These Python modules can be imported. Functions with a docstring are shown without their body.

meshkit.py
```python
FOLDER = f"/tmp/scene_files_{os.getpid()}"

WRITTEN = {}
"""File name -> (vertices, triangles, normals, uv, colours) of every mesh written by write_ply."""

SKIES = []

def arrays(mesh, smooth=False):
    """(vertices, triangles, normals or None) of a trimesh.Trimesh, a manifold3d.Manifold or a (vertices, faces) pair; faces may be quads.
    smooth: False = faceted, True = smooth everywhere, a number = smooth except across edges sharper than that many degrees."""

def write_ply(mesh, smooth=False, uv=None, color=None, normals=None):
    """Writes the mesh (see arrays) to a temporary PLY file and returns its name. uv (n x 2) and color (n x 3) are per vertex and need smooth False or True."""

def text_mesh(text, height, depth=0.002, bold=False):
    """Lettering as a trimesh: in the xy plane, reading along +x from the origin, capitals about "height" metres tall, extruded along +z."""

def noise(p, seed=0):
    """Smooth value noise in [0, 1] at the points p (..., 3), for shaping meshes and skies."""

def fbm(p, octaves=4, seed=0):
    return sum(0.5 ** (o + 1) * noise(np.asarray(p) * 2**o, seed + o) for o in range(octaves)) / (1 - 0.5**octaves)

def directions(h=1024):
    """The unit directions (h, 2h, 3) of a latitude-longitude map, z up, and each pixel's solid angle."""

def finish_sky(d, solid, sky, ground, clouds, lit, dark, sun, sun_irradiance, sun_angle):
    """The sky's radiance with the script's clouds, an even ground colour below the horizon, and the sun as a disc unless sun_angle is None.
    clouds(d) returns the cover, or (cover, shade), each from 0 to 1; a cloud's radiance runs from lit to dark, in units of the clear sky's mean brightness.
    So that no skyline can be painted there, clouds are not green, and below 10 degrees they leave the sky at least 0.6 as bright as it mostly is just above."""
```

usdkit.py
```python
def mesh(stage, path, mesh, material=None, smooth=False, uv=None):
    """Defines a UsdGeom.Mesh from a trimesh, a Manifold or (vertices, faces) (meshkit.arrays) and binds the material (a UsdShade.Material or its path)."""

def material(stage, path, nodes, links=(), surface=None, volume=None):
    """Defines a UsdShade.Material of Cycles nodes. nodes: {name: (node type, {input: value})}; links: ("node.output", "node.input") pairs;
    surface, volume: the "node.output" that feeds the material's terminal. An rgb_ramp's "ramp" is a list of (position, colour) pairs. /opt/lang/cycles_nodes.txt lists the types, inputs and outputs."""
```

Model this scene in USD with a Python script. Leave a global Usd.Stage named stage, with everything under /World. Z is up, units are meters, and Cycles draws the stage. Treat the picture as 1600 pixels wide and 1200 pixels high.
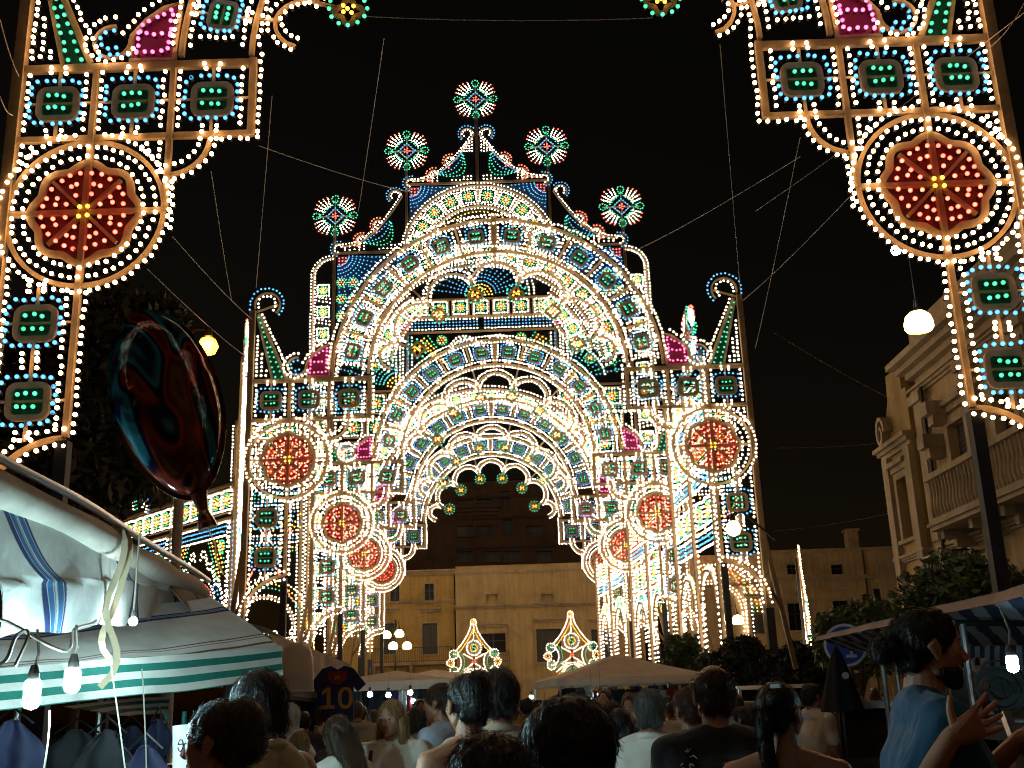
import math, random, numpy as np, trimesh, usdkit, meshkit
import manifold3d as m3
from manifold3d import Manifold
from pxr import Usd, UsdGeom, UsdLux, UsdShade, Sdf, Gf
rng = np.random.default_rng(7)
random.seed(7)
PI = math.pi
stage = Usd.Stage.CreateInMemory()
UsdGeom.SetStageUpAxis(stage, UsdGeom.Tokens.z)
UsdGeom.SetStageMetersPerUnit(stage, 1.0)
stage.SetDefaultPrim(UsdGeom.Xform.Define(stage, '/World').GetPrim())
UsdGeom.Scope.Define(stage, '/World/Looks')

# ---------------------------------------------------------------- camera, sky, exposure
FPX, PITCH, ROLL = 1700.0, math.radians(16.4), math.radians(1.9)   # focal length in photo pixels (1600 wide)
CAMPOS = np.array([0, 0, 1.6])
FWD = np.array([0, math.cos(PITCH), math.sin(PITCH)])
_u, _r = np.array([0, -math.sin(PITCH), math.cos(PITCH)]), np.array([1.0, 0, 0])
UPV = _u * math.cos(ROLL) + _r * math.sin(ROLL)
RGT = _r * math.cos(ROLL) - _u * math.sin(ROLL)
EXPOSURE = 0.55
cam = UsdGeom.Camera.Define(stage, '/World/camera')
cam.CreateHorizontalApertureAttr(36.0)
cam.CreateFocalLengthAttr(36.0 * FPX / 1600)
cam.CreateClippingRangeAttr(Gf.Vec2f(0.05, 2000))
cam.CreateExposureAttr(EXPOSURE)
_m = np.eye(4); _m[0, :3], _m[1, :3], _m[2, :3], _m[3, :3] = RGT, UPV, -FWD, CAMPOS
cam.AddTransformOp().Set(Gf.Matrix4d(_m.tolist()))
SKY_STRENGTH = 0.0027
usdkit.material(stage, '/World/Looks/night_sky', {'s': ('sky_texture', {'sky_type': 'single_scattering', 'sun_disc': False, 'sun_elevation': 0.035, 'sun_rotation': 2.4}),
    'm': ('mix_color', {'blend_type': 'multiply', 'fac': 1.0, 'b': (1.0, 0.62, 0.42)}), 'bg': ('background_shader', {'strength': SKY_STRENGTH})},
    [('s.color', 'm.a'), ('m.result', 'bg.color')], surface='bg.background')
dome = UsdLux.DomeLight.Define(stage, '/World/sky')
dome.GetPrim().SetCustomDataByKey('kind', 'structure')
UsdShade.MaterialBindingAPI.Apply(dome.GetPrim()).Bind(UsdShade.Material.Get(stage, '/World/Looks/night_sky'))

def at(px, py, y):
    """The point of the place at distance y (metres north of the camera) that the photo shows at (px, py)."""
    d = FWD + RGT * (px - 800) / FPX + UPV * (600 - py) / FPX
    return CAMPOS + d * (y / d[1])

def project(p):
    d = np.asarray(p, float) - CAMPOS
    z = d @ FWD
    return np.stack([800 + FPX * (d @ RGT) / z, 600 - FPX * (d @ UPV) / z], -1)

# ---------------------------------------------------------------- naming and prims
_used = {}
def path_for(name, parent):
    base = '/World' if parent is None else str(parent.GetPath())
    k = (base, name)
    n = _used.get(k, 0); _used[k] = n + 1
    return f'{base}/{name}' + (f'_{n:03d}' if n else '')

def tag(o, label=None, cat=None, group=None, kind=None):
    o = o.GetPrim() if hasattr(o, 'GetPrim') else o
    for k, v in (('label', label), ('category', cat), ('group', group), ('kind', kind)):
        if v: o.SetCustomDataByKey(k, v)
    return o

def thing(name, label, cat, loc=(0, 0, 0), rz=0, group=None, rx=0, ry=0, scale=None):
    x = UsdGeom.Xform.Define(stage, path_for(name, None))
    x.AddTranslateOp().Set(Gf.Vec3d(*map(float, loc)))
    if rz: x.AddRotateZOp().Set(math.degrees(rz))
    if rx: x.AddRotateXOp().Set(math.degrees(rx))
    if ry: x.AddRotateYOp().Set(math.degrees(ry))
    if scale: x.AddScaleOp().Set(Gf.Vec3f(scale, scale, scale))
    return tag(x, label, cat, group)

def copy_of(src, name, label, loc, rz=0, group=None, scale=None):
    o = thing(name, label, src.GetCustomDataByKey('category'), loc, rz, group or src.GetCustomDataByKey('group'), scale=scale)
    src_p = src
    o.GetReferences().AddInternalReference(src_p.GetPath())
    o.SetInstanceable(True)
    return o

def obj(name, mesh, m, parent=None, smooth=False, kind=None, uv=None):
    g = usdkit.mesh(stage, path_for(name, parent), mesh, M[m], smooth, uv)
    if kind: tag(g, kind=kind)
    return g.GetPrim()

# ---------------------------------------------------------------- mesh helpers
class MB:
    """Collects shapes into one mesh."""
    def __init__(s): s.v, s.f, s.n = [], [], 0
    def add(s, v, f):
        v = np.asarray(v, float)
        s.v.append(v); s.f.append(np.asarray(f, int) + s.n); s.n += len(v)
        return s
    def tm(s, t): return s.add(t.vertices, t.faces)
    def man(s, m):
        g = m.to_mesh(); return s.add(g.vert_properties[:, :3], g.tri_verts)
    def mesh(s): return np.vstack(s.v), np.vstack(s.f)
    def box(s, lo, hi):
        a, b = np.minimum(lo, hi), np.maximum(lo, hi)
        v = np.array([[(a, b)[i][0], (a, b)[j][1], (a, b)[k][2]] for i in (0, 1) for j in (0, 1) for k in (0, 1)])
        return s.add(v, BOXF)
    def bar(s, p, q, w, d, up=(0, 1, 0)):
        """Square bar from p to q; d is its thickness along 'up', w across."""
        p, q = np.asarray(p, float), np.asarray(q, float)
        t = q - p; t /= np.linalg.norm(t)
        up = np.asarray(up, float) - t * (np.asarray(up, float) @ t)
        if np.linalg.norm(up) < 1e-6: up = np.cross(t, [1, 0, 0])
        up /= np.linalg.norm(up); sd = np.cross(t, up)
        v = np.array([o + sd * a * w / 2 + up * b * d / 2 for o in (p, q) for a in (-1, 1) for b in (-1, 1)])
        return s.add(v, BOXF)
    def strip(s, pts, w, d, y=0.0, closed=False):
        """Flat lath along the 2D polyline pts (u, v), w wide in the plane and d deep along y."""
        p = np.asarray(pts, float); n = len(p)
        t = (np.roll(p, -1, 0) - np.roll(p, 1, 0)) if closed else np.gradient(p, axis=0)
        t /= np.linalg.norm(t, axis=1, keepdims=True) + 1e-9
        nn = np.stack([-t[:, 1], t[:, 0]], 1) * w / 2
        a, b = p + nn, p - nn
        V = np.concatenate([np.stack([q[:, 0], np.full(n, y + k), q[:, 1]], 1) for q in (a, b) for k in (-d / 2, d / 2)])
        F = []
        m = n if closed else n - 1
        for i in range(m):
            j = (i + 1) % n
            for A, B in ((0, 1), (1, 3), (3, 2), (2, 0)):
                F += [[A * n + i, B * n + i, B * n + j], [A * n + i, B * n + j, A * n + j]]
        if not closed:
            F += [[0, 2 * n, 3 * n], [0, 3 * n, n], [n - 1, 2 * n - 1, 4 * n - 1], [n - 1, 4 * n - 1, 3 * n - 1]]
        return s.add(V, F)
    def tube(s, pts, r, k=6):
        p = np.asarray(pts, float); n = len(p)
        r = np.broadcast_to(r, (n,))
        t = np.gradient(p, axis=0); t /= np.linalg.norm(t, axis=1, keepdims=True) + 1e-12
        ref = np.array([0, 0, 1.0]) if abs(t[:, 2]).mean() < 0.8 else np.array([1.0, 0, 0])
        a = np.cross(t, ref); a /= np.linalg.norm(a, axis=1, keepdims=True) + 1e-12
        b = np.cross(t, a); g = np.arange(k) * 2 * PI / k
        V = p[:, None] + r[:, None, None] * (np.cos(g)[None, :, None] * a[:, None] + np.sin(g)[None, :, None] * b[:, None])
        F = []
        for i in range(n - 1):
            for j in range(k):
                j2 = (j + 1) % k
                F += [[i * k + j, i * k + j2, (i + 1) * k + j2], [i * k + j, (i + 1) * k + j2, (i + 1) * k + j]]
        for j in range(1, k - 1):
            F += [[0, j + 1, j], [(n - 1) * k, (n - 1) * k + j, (n - 1) * k + j + 1]]
        return s.add(V.reshape(-1, 3), F)
    def lathe(s, prof, c=(0, 0, 0), k=14):
        prof = np.asarray(prof, float); n = len(prof)
        g = np.arange(k) * 2 * PI / k
        V = np.stack([prof[:, 0][:, None] * np.cos(g), prof[:, 0][:, None] * np.sin(g), np.broadcast_to(prof[:, 1][:, None], (n, k))], -1) + np.asarray(c, float)
        F = []
        for i in range(n - 1):
            for j in range(k):
                j2 = (j + 1) % k
                F += [[i * k + j, i * k + j2, (i + 1) * k + j2], [i * k + j, (i + 1) * k + j2, (i + 1) * k + j]]
        return s.add(V.reshape(-1, 3), F)
    def grid(s, P):
        """P: (n, m, 3) points of a sheet."""
        n, m = P.shape[:2]
        i, j = np.meshgrid(np.arange(n - 1), np.arange(m - 1), indexing='ij')
        q = np.stack([i * m + j, (i + 1) * m + j, (i + 1) * m + j + 1, i * m + j + 1], -1).reshape(-1, 4)
        return s.add(P.reshape(-1, 3), np.vstack([q[:, [0, 1, 2]], q[:, [0, 2, 3]]]))
    def cloth(s, P, t=0.004):
        """A sheet with real thickness t along its normals."""
        P = np.asarray(P, float); n, m = P.shape[:2]
        nn = np.cross(np.gradient(P, axis=0), np.gradient(P, axis=1)); nn /= np.linalg.norm(nn, axis=-1, keepdims=True) + 1e-9
        A, B = P + nn * t / 2, P - nn * t / 2
        i, j = np.meshgrid(np.arange(n - 1), np.arange(m - 1), indexing='ij')
        q = np.stack([i * m + j, (i + 1) * m + j, (i + 1) * m + j + 1, i * m + j + 1], -1).reshape(-1, 4)
        N = n * m
        F = [np.vstack([q[:, [0, 1, 2]], q[:, [0, 2, 3]]]), np.vstack([q[:, [0, 2, 1]], q[:, [0, 3, 2]]]) + N]
        edge = [k for k in range(m)] + [k * m + m - 1 for k in range(1, n)] + [(n - 1) * m + k for k in range(m - 2, -1, -1)] + [k * m for k in range(n - 2, 0, -1)]
        e = np.array(edge); e2 = np.roll(e, -1)
        F += [np.stack([e, e2, e2 + N], 1)[:, ::-1], np.stack([e, e2 + N, e + N], 1)[:, ::-1]]
        return s.add(np.vstack([A.reshape(-1, 3), B.reshape(-1, 3)]), np.vstack(F))
BOXF = np.array([[0, 1, 3], [0, 3, 2], [4, 6, 7], [4, 7, 5], [0, 4, 5], [0, 5, 1], [2, 3, 7], [2, 7, 6], [0, 2, 6], [0, 6, 4], [1, 5, 7], [1, 7, 3]])
_s0, _s1 = trimesh.creation.icosphere(0), trimesh.creation.icosphere(1)
_oct = (np.array([[1, 0, 0], [-1, 0, 0], [0, 1, 0], [0, -1, 0], [0, 0, 1], [0, 0, -1.0]]), np.array([[0, 2, 4], [2, 1, 4], [1, 3, 4], [3, 0, 4], [2, 0, 5], [1, 2, 5], [3, 1, 5], [0, 3, 5]]))
def balls(pts, r, form):
    V, Fc = form
    pts = np.asarray(pts, float)
    v = pts[:, None] + V[None] * r
    return v.reshape(-1, 3), (Fc[None] + (np.arange(len(pts)) * len(V))[:, None, None]).reshape(-1, 3)
ICO = (np.array(_s0.vertices), np.array(_s0.faces)); ICO1 = (np.array(_s1.vertices), np.array(_s1.faces)); OCT = _oct

# ---------------------------------------------------------------- materials
M = {}
def glow(name, col, rim=None):
    """Tinted glass bulb: the limb, where the glass is thickest, glows deeper than the filament at the centre."""
    if rim is None:
        M[name] = usdkit.material(stage, '/World/Looks/' + name, {'e': ('emission', {'strength': 1.0}), 'c': ('color', {'value': col})}, [('c.color', 'e.color')], surface='e.emission')
    else:   # every bulb burns a little differently and a few are dead
        M[name] = usdkit.material(stage, '/World/Looks/' + name, {'w': ('layer_weight', {'blend': 0.5}), 'm': ('mix_color', {'a': col, 'b': rim, 'use_clamp': False}), 'g': ('geometry', {}), 'nz': ('noise_texture', {'scale': 7.0, 'detail': 0.0}), 'r': ('rgb_ramp', {'ramp': [(0.0, (0.03, 0.03, 0.03)), (0.17, (0.03, 0.03, 0.03)), (0.2, (0.5, 0.5, 0.5)), (0.85, (1.0, 1.0, 1.0))]}), 'v': ('rgb_to_bw', {}), 'k': ('math', {'math_type': 'multiply', 'value2': 1.3}), 'e': ('emission', {})},
            [('w.facing', 'm.fac'), ('m.result', 'e.color'), ('g.position', 'nz.vector'), ('nz.fac', 'r.fac'), ('r.color', 'v.color'), ('v.val', 'k.value1'), ('k.value', 'e.strength')], surface='e.emission')
BULB = 1.0
for nm, (c, d) in dict(white=((13, 7.8, 3.6), (8, 3.6, 1.15)), pale=((9.5, 7.3, 4.8), (6.5, 4.3, 2.4)), blue=((0.23, 0.8, 1.5), (0.03, 0.32, 0.9)), green=((0.14, 1.2, 0.6), (0.015, 0.55, 0.22)), red=((5.5, 0.62, 0.36), (4, 0.12, 0.06)), yellow=((5, 2.0, 0.2), (2.5, 0.7, 0.03)), magenta=((3.4, 0.5, 1.2), (2, 0.08, 0.5))).items():
    glow('bulb_' + nm, tuple(BULB * x for x in c), tuple(BULB * x for x in d))
glow('sodium', (26, 8, 0.5), (12, 2.6, 0.1)); glow('lamp_warm', (13, 9.5, 4.2), (5, 2.2, 0.3)); glow('cold_tube', (300, 500, 540)); glow('cold_tube_dim', (34, 56, 62)); glow('cold_small', (30, 52, 60)); glow('cold_bright', (420, 640, 680))
def plain(name, col, rough=0.7, metal=0.0, var=0.0, scale=6.0, bump=0.0, bscale=40.0, **kw):
    nodes = {'p': ('principled_bsdf', dict(base_color=col, roughness=rough, metallic=metal, **kw))}
    links = []
    if var:
        lo, hi = tuple(c * (1 - var) for c in col), tuple(min(1, c * (1 + var)) for c in col)
        nodes |= {'t': ('texture_coordinate', {}), 'n': ('noise_texture', {'scale': scale, 'detail': 6.0, 'roughness': 0.65}), 'r': ('rgb_ramp', {'ramp': [(0.3, lo), (0.7, hi)]})}
        links += [('t.object', 'n.vector'), ('n.fac', 'r.fac'), ('r.color', 'p.base_color')]
    if bump:
        nodes |= {'tb': ('texture_coordinate', {}), 'nb': ('noise_texture', {'scale': bscale, 'detail': 5.0}), 'b': ('bump', {'strength': bump, 'distance': 0.02})}
        links += [('tb.object', 'nb.vector'), ('nb.fac', 'b.height'), ('b.normal', 'p.normal')]
    M[name] = usdkit.material(stage, '/World/Looks/' + name, nodes, links, surface='p.BSDF')
plain('wood_white', (0.27, 0.185, 0.098), 0.6, var=0.25, scale=5.0)
plain('wood_grey', (0.30, 0.28, 0.24), 0.7, var=0.2, scale=8)
plain('dark_wrap', (0.02, 0.022, 0.035), 0.6, var=0.3)
plain('panel_red', (0.075, 0.006, 0.008), 0.6); plain('panel_green', (0.006, 0.085, 0.045), 0.6); plain('panel_pink', (0.15, 0.006, 0.05), 0.6); plain('panel_blue', (0.008, 0.03, 0.08), 0.6)
for nm, c in (('gauze_red', (0.30, 0.008, 0.01)), ('gauze_green', (0.006, 0.10, 0.05))):
    M[nm] = usdkit.material(stage, '/World/Looks/' + nm, {'d': ('diffuse_bsdf', {'color': c}), 't': ('transparent_bsdf', {'color': (0.9, 0.9, 0.9)}), 'x': ('mix_closure', {'fac': 0.5})}, [('t.BSDF', 'x.closure1'), ('d.BSDF', 'x.closure2')], surface='x.closure')
plain('socket', (0.03, 0.025, 0.02), 0.5)
plain('asphalt', (0.05, 0.048, 0.045), 0.85, var=0.3, scale=3, bump=0.3, bscale=80)
plain('paving', (0.16, 0.14, 0.12), 0.75, var=0.3, scale=2, bump=0.3)
def stone(name, col, dirt=0.45):
    lo = tuple(c * (1 - dirt) for c in col)
    M[name] = usdkit.material(stage, '/World/Looks/' + name, {'t': ('texture_coordinate', {}), 'n': ('noise_texture', {'scale': 0.55, 'detail': 9.0, 'roughness': 0.72}), 'r': ('rgb_ramp', {'ramp': [(0.34, lo), (0.52, col), (0.75, tuple(min(1, c * 1.12) for c in col))]}),
        'mp': ('mapping', {'scale': (6.0, 6.0, 0.35)}), 'n2': ('noise_texture', {'scale': 1.0, 'detail': 5.0}), 'r2': ('rgb_ramp', {'ramp': [(0.42, (0.55, 0.5, 0.45)), (0.6, (1, 1, 1))]}), 'mx': ('mix_color', {'blend_type': 'multiply', 'fac': 0.35}),
        'nb': ('noise_texture', {'scale': 14.0, 'detail': 6.0}), 'b': ('bump', {'strength': 0.35, 'distance': 0.03}), 'p': ('principled_bsdf', {'roughness': 0.9})},
        [('t.object', 'n.vector'), ('n.fac', 'r.fac'), ('t.object', 'mp.vector'), ('mp.vector', 'n2.vector'), ('n2.fac', 'r2.fac'), ('r.color', 'mx.a'), ('r2.color', 'mx.b'), ('mx.result', 'p.base_color'), ('t.object', 'nb.vector'), ('nb.fac', 'b.height'), ('b.normal', 'p.normal')], surface='p.BSDF')
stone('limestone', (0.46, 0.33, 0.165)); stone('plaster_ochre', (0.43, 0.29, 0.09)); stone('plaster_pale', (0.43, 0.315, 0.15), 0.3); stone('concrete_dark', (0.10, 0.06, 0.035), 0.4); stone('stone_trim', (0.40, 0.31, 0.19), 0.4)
plain('shutter_dark', (0.03, 0.03, 0.025), 0.5, var=0.2)
plain('window_glass', (0.012, 0.012, 0.014), 0.15, specular_ior_level=0.15)
plain('iron', (0.025, 0.024, 0.023), 0.45, 0.6)
plain('steel', (0.5, 0.5, 0.5), 0.3, 0.9, var=0.1)
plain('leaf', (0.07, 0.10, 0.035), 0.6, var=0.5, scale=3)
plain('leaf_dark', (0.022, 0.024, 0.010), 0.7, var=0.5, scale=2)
plain('bark', (0.07, 0.05, 0.035), 0.9, var=0.3)
def done(): pass
# ---------------------------------------------------------------- bulbs and laths of the illuminated frames
def arc(c, r, a0, a1, n=None, r2=None):
    a0, a1 = math.radians(a0), math.radians(a1)
    n = n or max(4, int(abs(a1 - a0) * max(r, 0.3) / 0.12) + 2)
    t = np.linspace(a0, a1, n)
    rr = np.linspace(r, r if r2 is None else r2, n)
    return np.stack([c[0] + rr * np.cos(t), c[1] + rr * np.sin(t)], 1)
def resample(pts, step, ends=True):
    p = np.asarray(pts, float)
    s = np.r_[0, np.cumsum(np.linalg.norm(np.diff(p, axis=0), axis=1))]
    n = max(1, int(round(s[-1] / step)))
    q = np.linspace(0, s[-1], n + 1) if ends else (np.arange(n) + 0.5) * s[-1] / n
    return np.stack([np.interp(q, s, p[:, 0]), np.interp(q, s, p[:, 1])], 1)
def offset(pts, d):
    p = np.asarray(pts, float)
    t = np.gradient(p, axis=0); t /= np.linalg.norm(t, axis=1, keepdims=True) + 1e-9
    return p + np.stack([-t[:, 1], t[:, 0]], 1) * d

class Lights:
    """Builds one illuminated thing: wooden laths as parts, bulbs kept by owner and colour until finish()."""
    def __init__(s, root, r=0.04, form=OCT, step=0.118, front=-0.075, white='pale'):
        s.white = white; s.root, s.r, s.form, s.step, s.front = root, r, form, step, front
        s.b = {}
    def bulbs(s, pts, col, owner=None):
        pts = np.atleast_2d(np.asarray(pts, float)); col = s.white if col == 'white' else col
        s.b.setdefault((owner or s.root, col), []).append(pts)
    def line(s, pts, col, owner=None, step=None, ends=True):
        s.bulbs(resample(pts, step or s.step, ends), col, owner)
    def panel(s, name, poly, m, owner=None, y=0.03):
        """Thin coloured board behind the bulbs."""
        from shapely.geometry import Polygon
        w = trimesh.creation.extrude_polygon(Polygon(poly), 0.012, engine='earcut'); v = np.array(w.vertices)
        return obj(name, (np.stack([v[:, 0], v[:, 2] + y, v[:, 1]], 1), np.array(w.faces)[:, ::-1]), m, owner or s.root)
    def lath(s, name, pts, w=0.07, d=0.05, owner=None, closed=False, m='wood_white', y=0.0):
        return obj(name, MB().strip(pts, w, d, y, closed).mesh(), m, owner or s.root)
    def finish(s, place=None, singles=0, sockets=False):
        allp = []
        for (o, c), L in s.b.items():
            allp.append((o, c, np.vstack(L)))
        if singles:
            best = []
            for k, (o, c, p) in enumerate(allp):
                w = place(np.stack([p[:, 0], np.full(len(p), s.front), p[:, 1]], 1))
                q = project(w); d = np.linalg.norm(w - CAMPOS, axis=1)
                ok = (q[:, 0] > 4) & (q[:, 0] < 1596) & (q[:, 1] > 4) & (q[:, 1] < 1196)
                best += [(d[i], k, i) for i in np.nonzero(ok)[0]]
            best.sort()
            pick = {}
            for d, k, i in best[:singles]: pick.setdefault(k, set()).add(i)
        for k, (o, c, p) in enumerate(allp):
            P3 = np.stack([p[:, 0], np.full(len(p), s.front), p[:, 1]], 1)
            jit = rng.normal(0, 0.008, P3.shape); P3 = P3 + jit
            if sockets:
                mb = MB()
                for q in P3: mb.box(q + [-0.016, 0.02, -0.016], q + [0.016, 0.085, 0.016])
                s.sock = getattr(s, 'sock', []); s.sock.append(mb.mesh())
            keep = np.ones(len(p), bool)
            if singles and k in pick:
                for i in sorted(pick[k]):
                    keep[i] = False
                    obj('bulb', balls(P3[i:i + 1], s.r, ICO1), 'bulb_' + c, o, True)
            if keep.any():
                obj(('white' if c == 'pale' else c) + '_bulbs', balls(P3[keep], s.r, s.form), 'bulb_' + c, o, s.form is not OCT, kind='stuff')
        if sockets:
            mb = MB()
            for v, f in s.sock: mb.add(v, f)
            obj('bulb_sockets', mb.mesh(), 'socket', s.root, kind='stuff')

def rot(p, c, a):
    p = np.asarray(p, float); ca, sa = math.cos(a), math.sin(a)
    return np.stack([c[0] + p[:, 0] * ca - p[:, 1] * sa, c[1] + p[:, 0] * sa + p[:, 1] * ca], 1)
def rrect(hx, hy, r, n=5):
    out = []
    for sx, sy, a in ((1, 1, 0), (-1, 1, 90), (-1, -1, 180), (1, -1, 270)):
        out.append(arc((sx * (hx - r), sy * (hy - r)), r, a, a + 90, n))
    return np.vstack(out)
def medallion(L, c, a=0.0, k=1.0):
    mb = MB()
    mb.strip(rot(rrect(0.255 * k, 0.225 * k, 0.10 * k), c, a), 0.085 * k, 0.06, -0.004, True)
    mb.strip(rot(np.array([[-0.21, 0], [0.21, 0]]) * k, c, a), 0.03, 0.05)
    for sg in (-1, 1): mb.strip(rot(np.array([[0, sg * 0.27], [0, sg * 0.55]]) * k, c, a), 0.04, 0.04)
    o = obj('medallion', mb.mesh(), 'wood_white', L.root)
    L.panel('green_panel', rot(rrect(0.225 * k, 0.195 * k, 0.08 * k), c, a), 'panel_green' if L.form is ICO1 else 'gauze_green', o)
    rr = rrect(0.365 * k, 0.335 * k, 0.15 * k)
    L.bulbs(rot(resample(np.vstack([rr, rr[:1]]), 0.118 * k)[:-1], c, a), 'blue', o)
    L.bulbs(rot(np.array([[x, y] for y in (-0.095, 0.095) for x in (-0.11, 0, 0.11)]) * k, c, a), 'green', o)
    L.bulbs(rot(np.array([[x, y] for y in (-0.54, -0.45, 0.45, 0.54) for x in (-0.1, 0.1)]) * k, c, a), 'white', o)
    return o

def rosette(L, c, R=1.06, outer=None):
    mb = MB()
    mb.strip(arc(c, R, 0, 360, 49)[:-1], 0.06, 0.06, 0, True)
    t = np.linspace(0, 2 * PI, 97)[:-1]
    rr = 0.665 + 0.085 * np.abs(np.cos(4 * t)) ** 1.6
    mb.strip(np.stack([c[0] + rr * np.cos(t), c[1] + rr * np.sin(t)], 1), 0.10, 0.05, -0.003, True)
    for k in range(8):
        a = k * PI / 4
        w = 0.075 if k % 2 == 0 else 0.05
        e = R if k % 2 == 0 else 0.66
        mb.strip([(c[0] + 0.05 * math.cos(a), c[1] + 0.05 * math.sin(a)), (c[0] + e * math.cos(a), c[1] + e * math.sin(a))], w, 0.07, -0.006 - 0.002 * (k % 3))
    o = obj('rosette', mb.mesh(), 'wood_white', L.root)
    for k in range(8):
        tt = np.linspace(k * PI / 4 + 0.04, (k + 1) * PI / 4 - 0.04, 7)
        L.panel('red_panel', np.vstack([[c[0] + 0.12 * math.cos(tt[3]), c[1] + 0.12 * math.sin(tt[3])], np.stack([c[0] + 0.67 * np.cos(tt), c[1] + 0.67 * np.sin(tt)], 1)]), 'panel_red' if L.form is ICO1 else 'gauze_red', o)
    ring = lambda r, n, ph=0.0: np.stack([c[0] + r * np.cos(np.arange(n) * 2 * PI / n + ph), c[1] + r * np.sin(np.arange(n) * 2 * PI / n + ph)], 1)
    L.bulbs(ring(R - 0.10, 50, 0.07), 'white', o); L.bulbs(ring(R - 0.25, 42, 0.08), 'white', o)
    red = []
    for k in range(8):
        m = k * PI / 4 + PI / 8
        for r, n in ((0.26, 1), (0.41, 2), (0.56, 3)):
            red += [(c[0] + r * math.cos(m + (i - (n - 1) / 2) * 0.24), c[1] + r * math.sin(m + (i - (n - 1) / 2) * 0.24)) for i in range(n)]
    L.bulbs(red, 'red', o)
    L.bulbs(ring(0.085, 4, PI / 4), 'yellow', o)
    L.line(arc(c, R + 0.10, *(outer or (0, 360))), 'white', o)
    return o

def star(L, c, k=1.0):
    t = np.linspace(0, 2 * PI, 33)[:-1]
    rr = 0.17 * k + 0.04 * k * np.cos(4 * t)
    o = obj('star', MB().strip(np.stack([c[0] + rr * np.cos(t), c[1] + rr * np.sin(t)], 1), 0.07 * k, 0.05, 0, True).mesh(), 'wood_white', L.root)
    L.bulbs(np.stack([c[0] + 0.27 * k * np.cos(np.arange(12) * PI / 6), c[1] + 0.27 * k * np.sin(np.arange(12) * PI / 6)], 1), 'green', o)
    L.bulbs([(c[0] + x * k, c[1] + y * k) for x, y in ((0, 0), (0.07, 0.05), (-0.07, 0.05), (0.07, -0.05), (-0.07, -0.05))], 'yellow', o)

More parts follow.
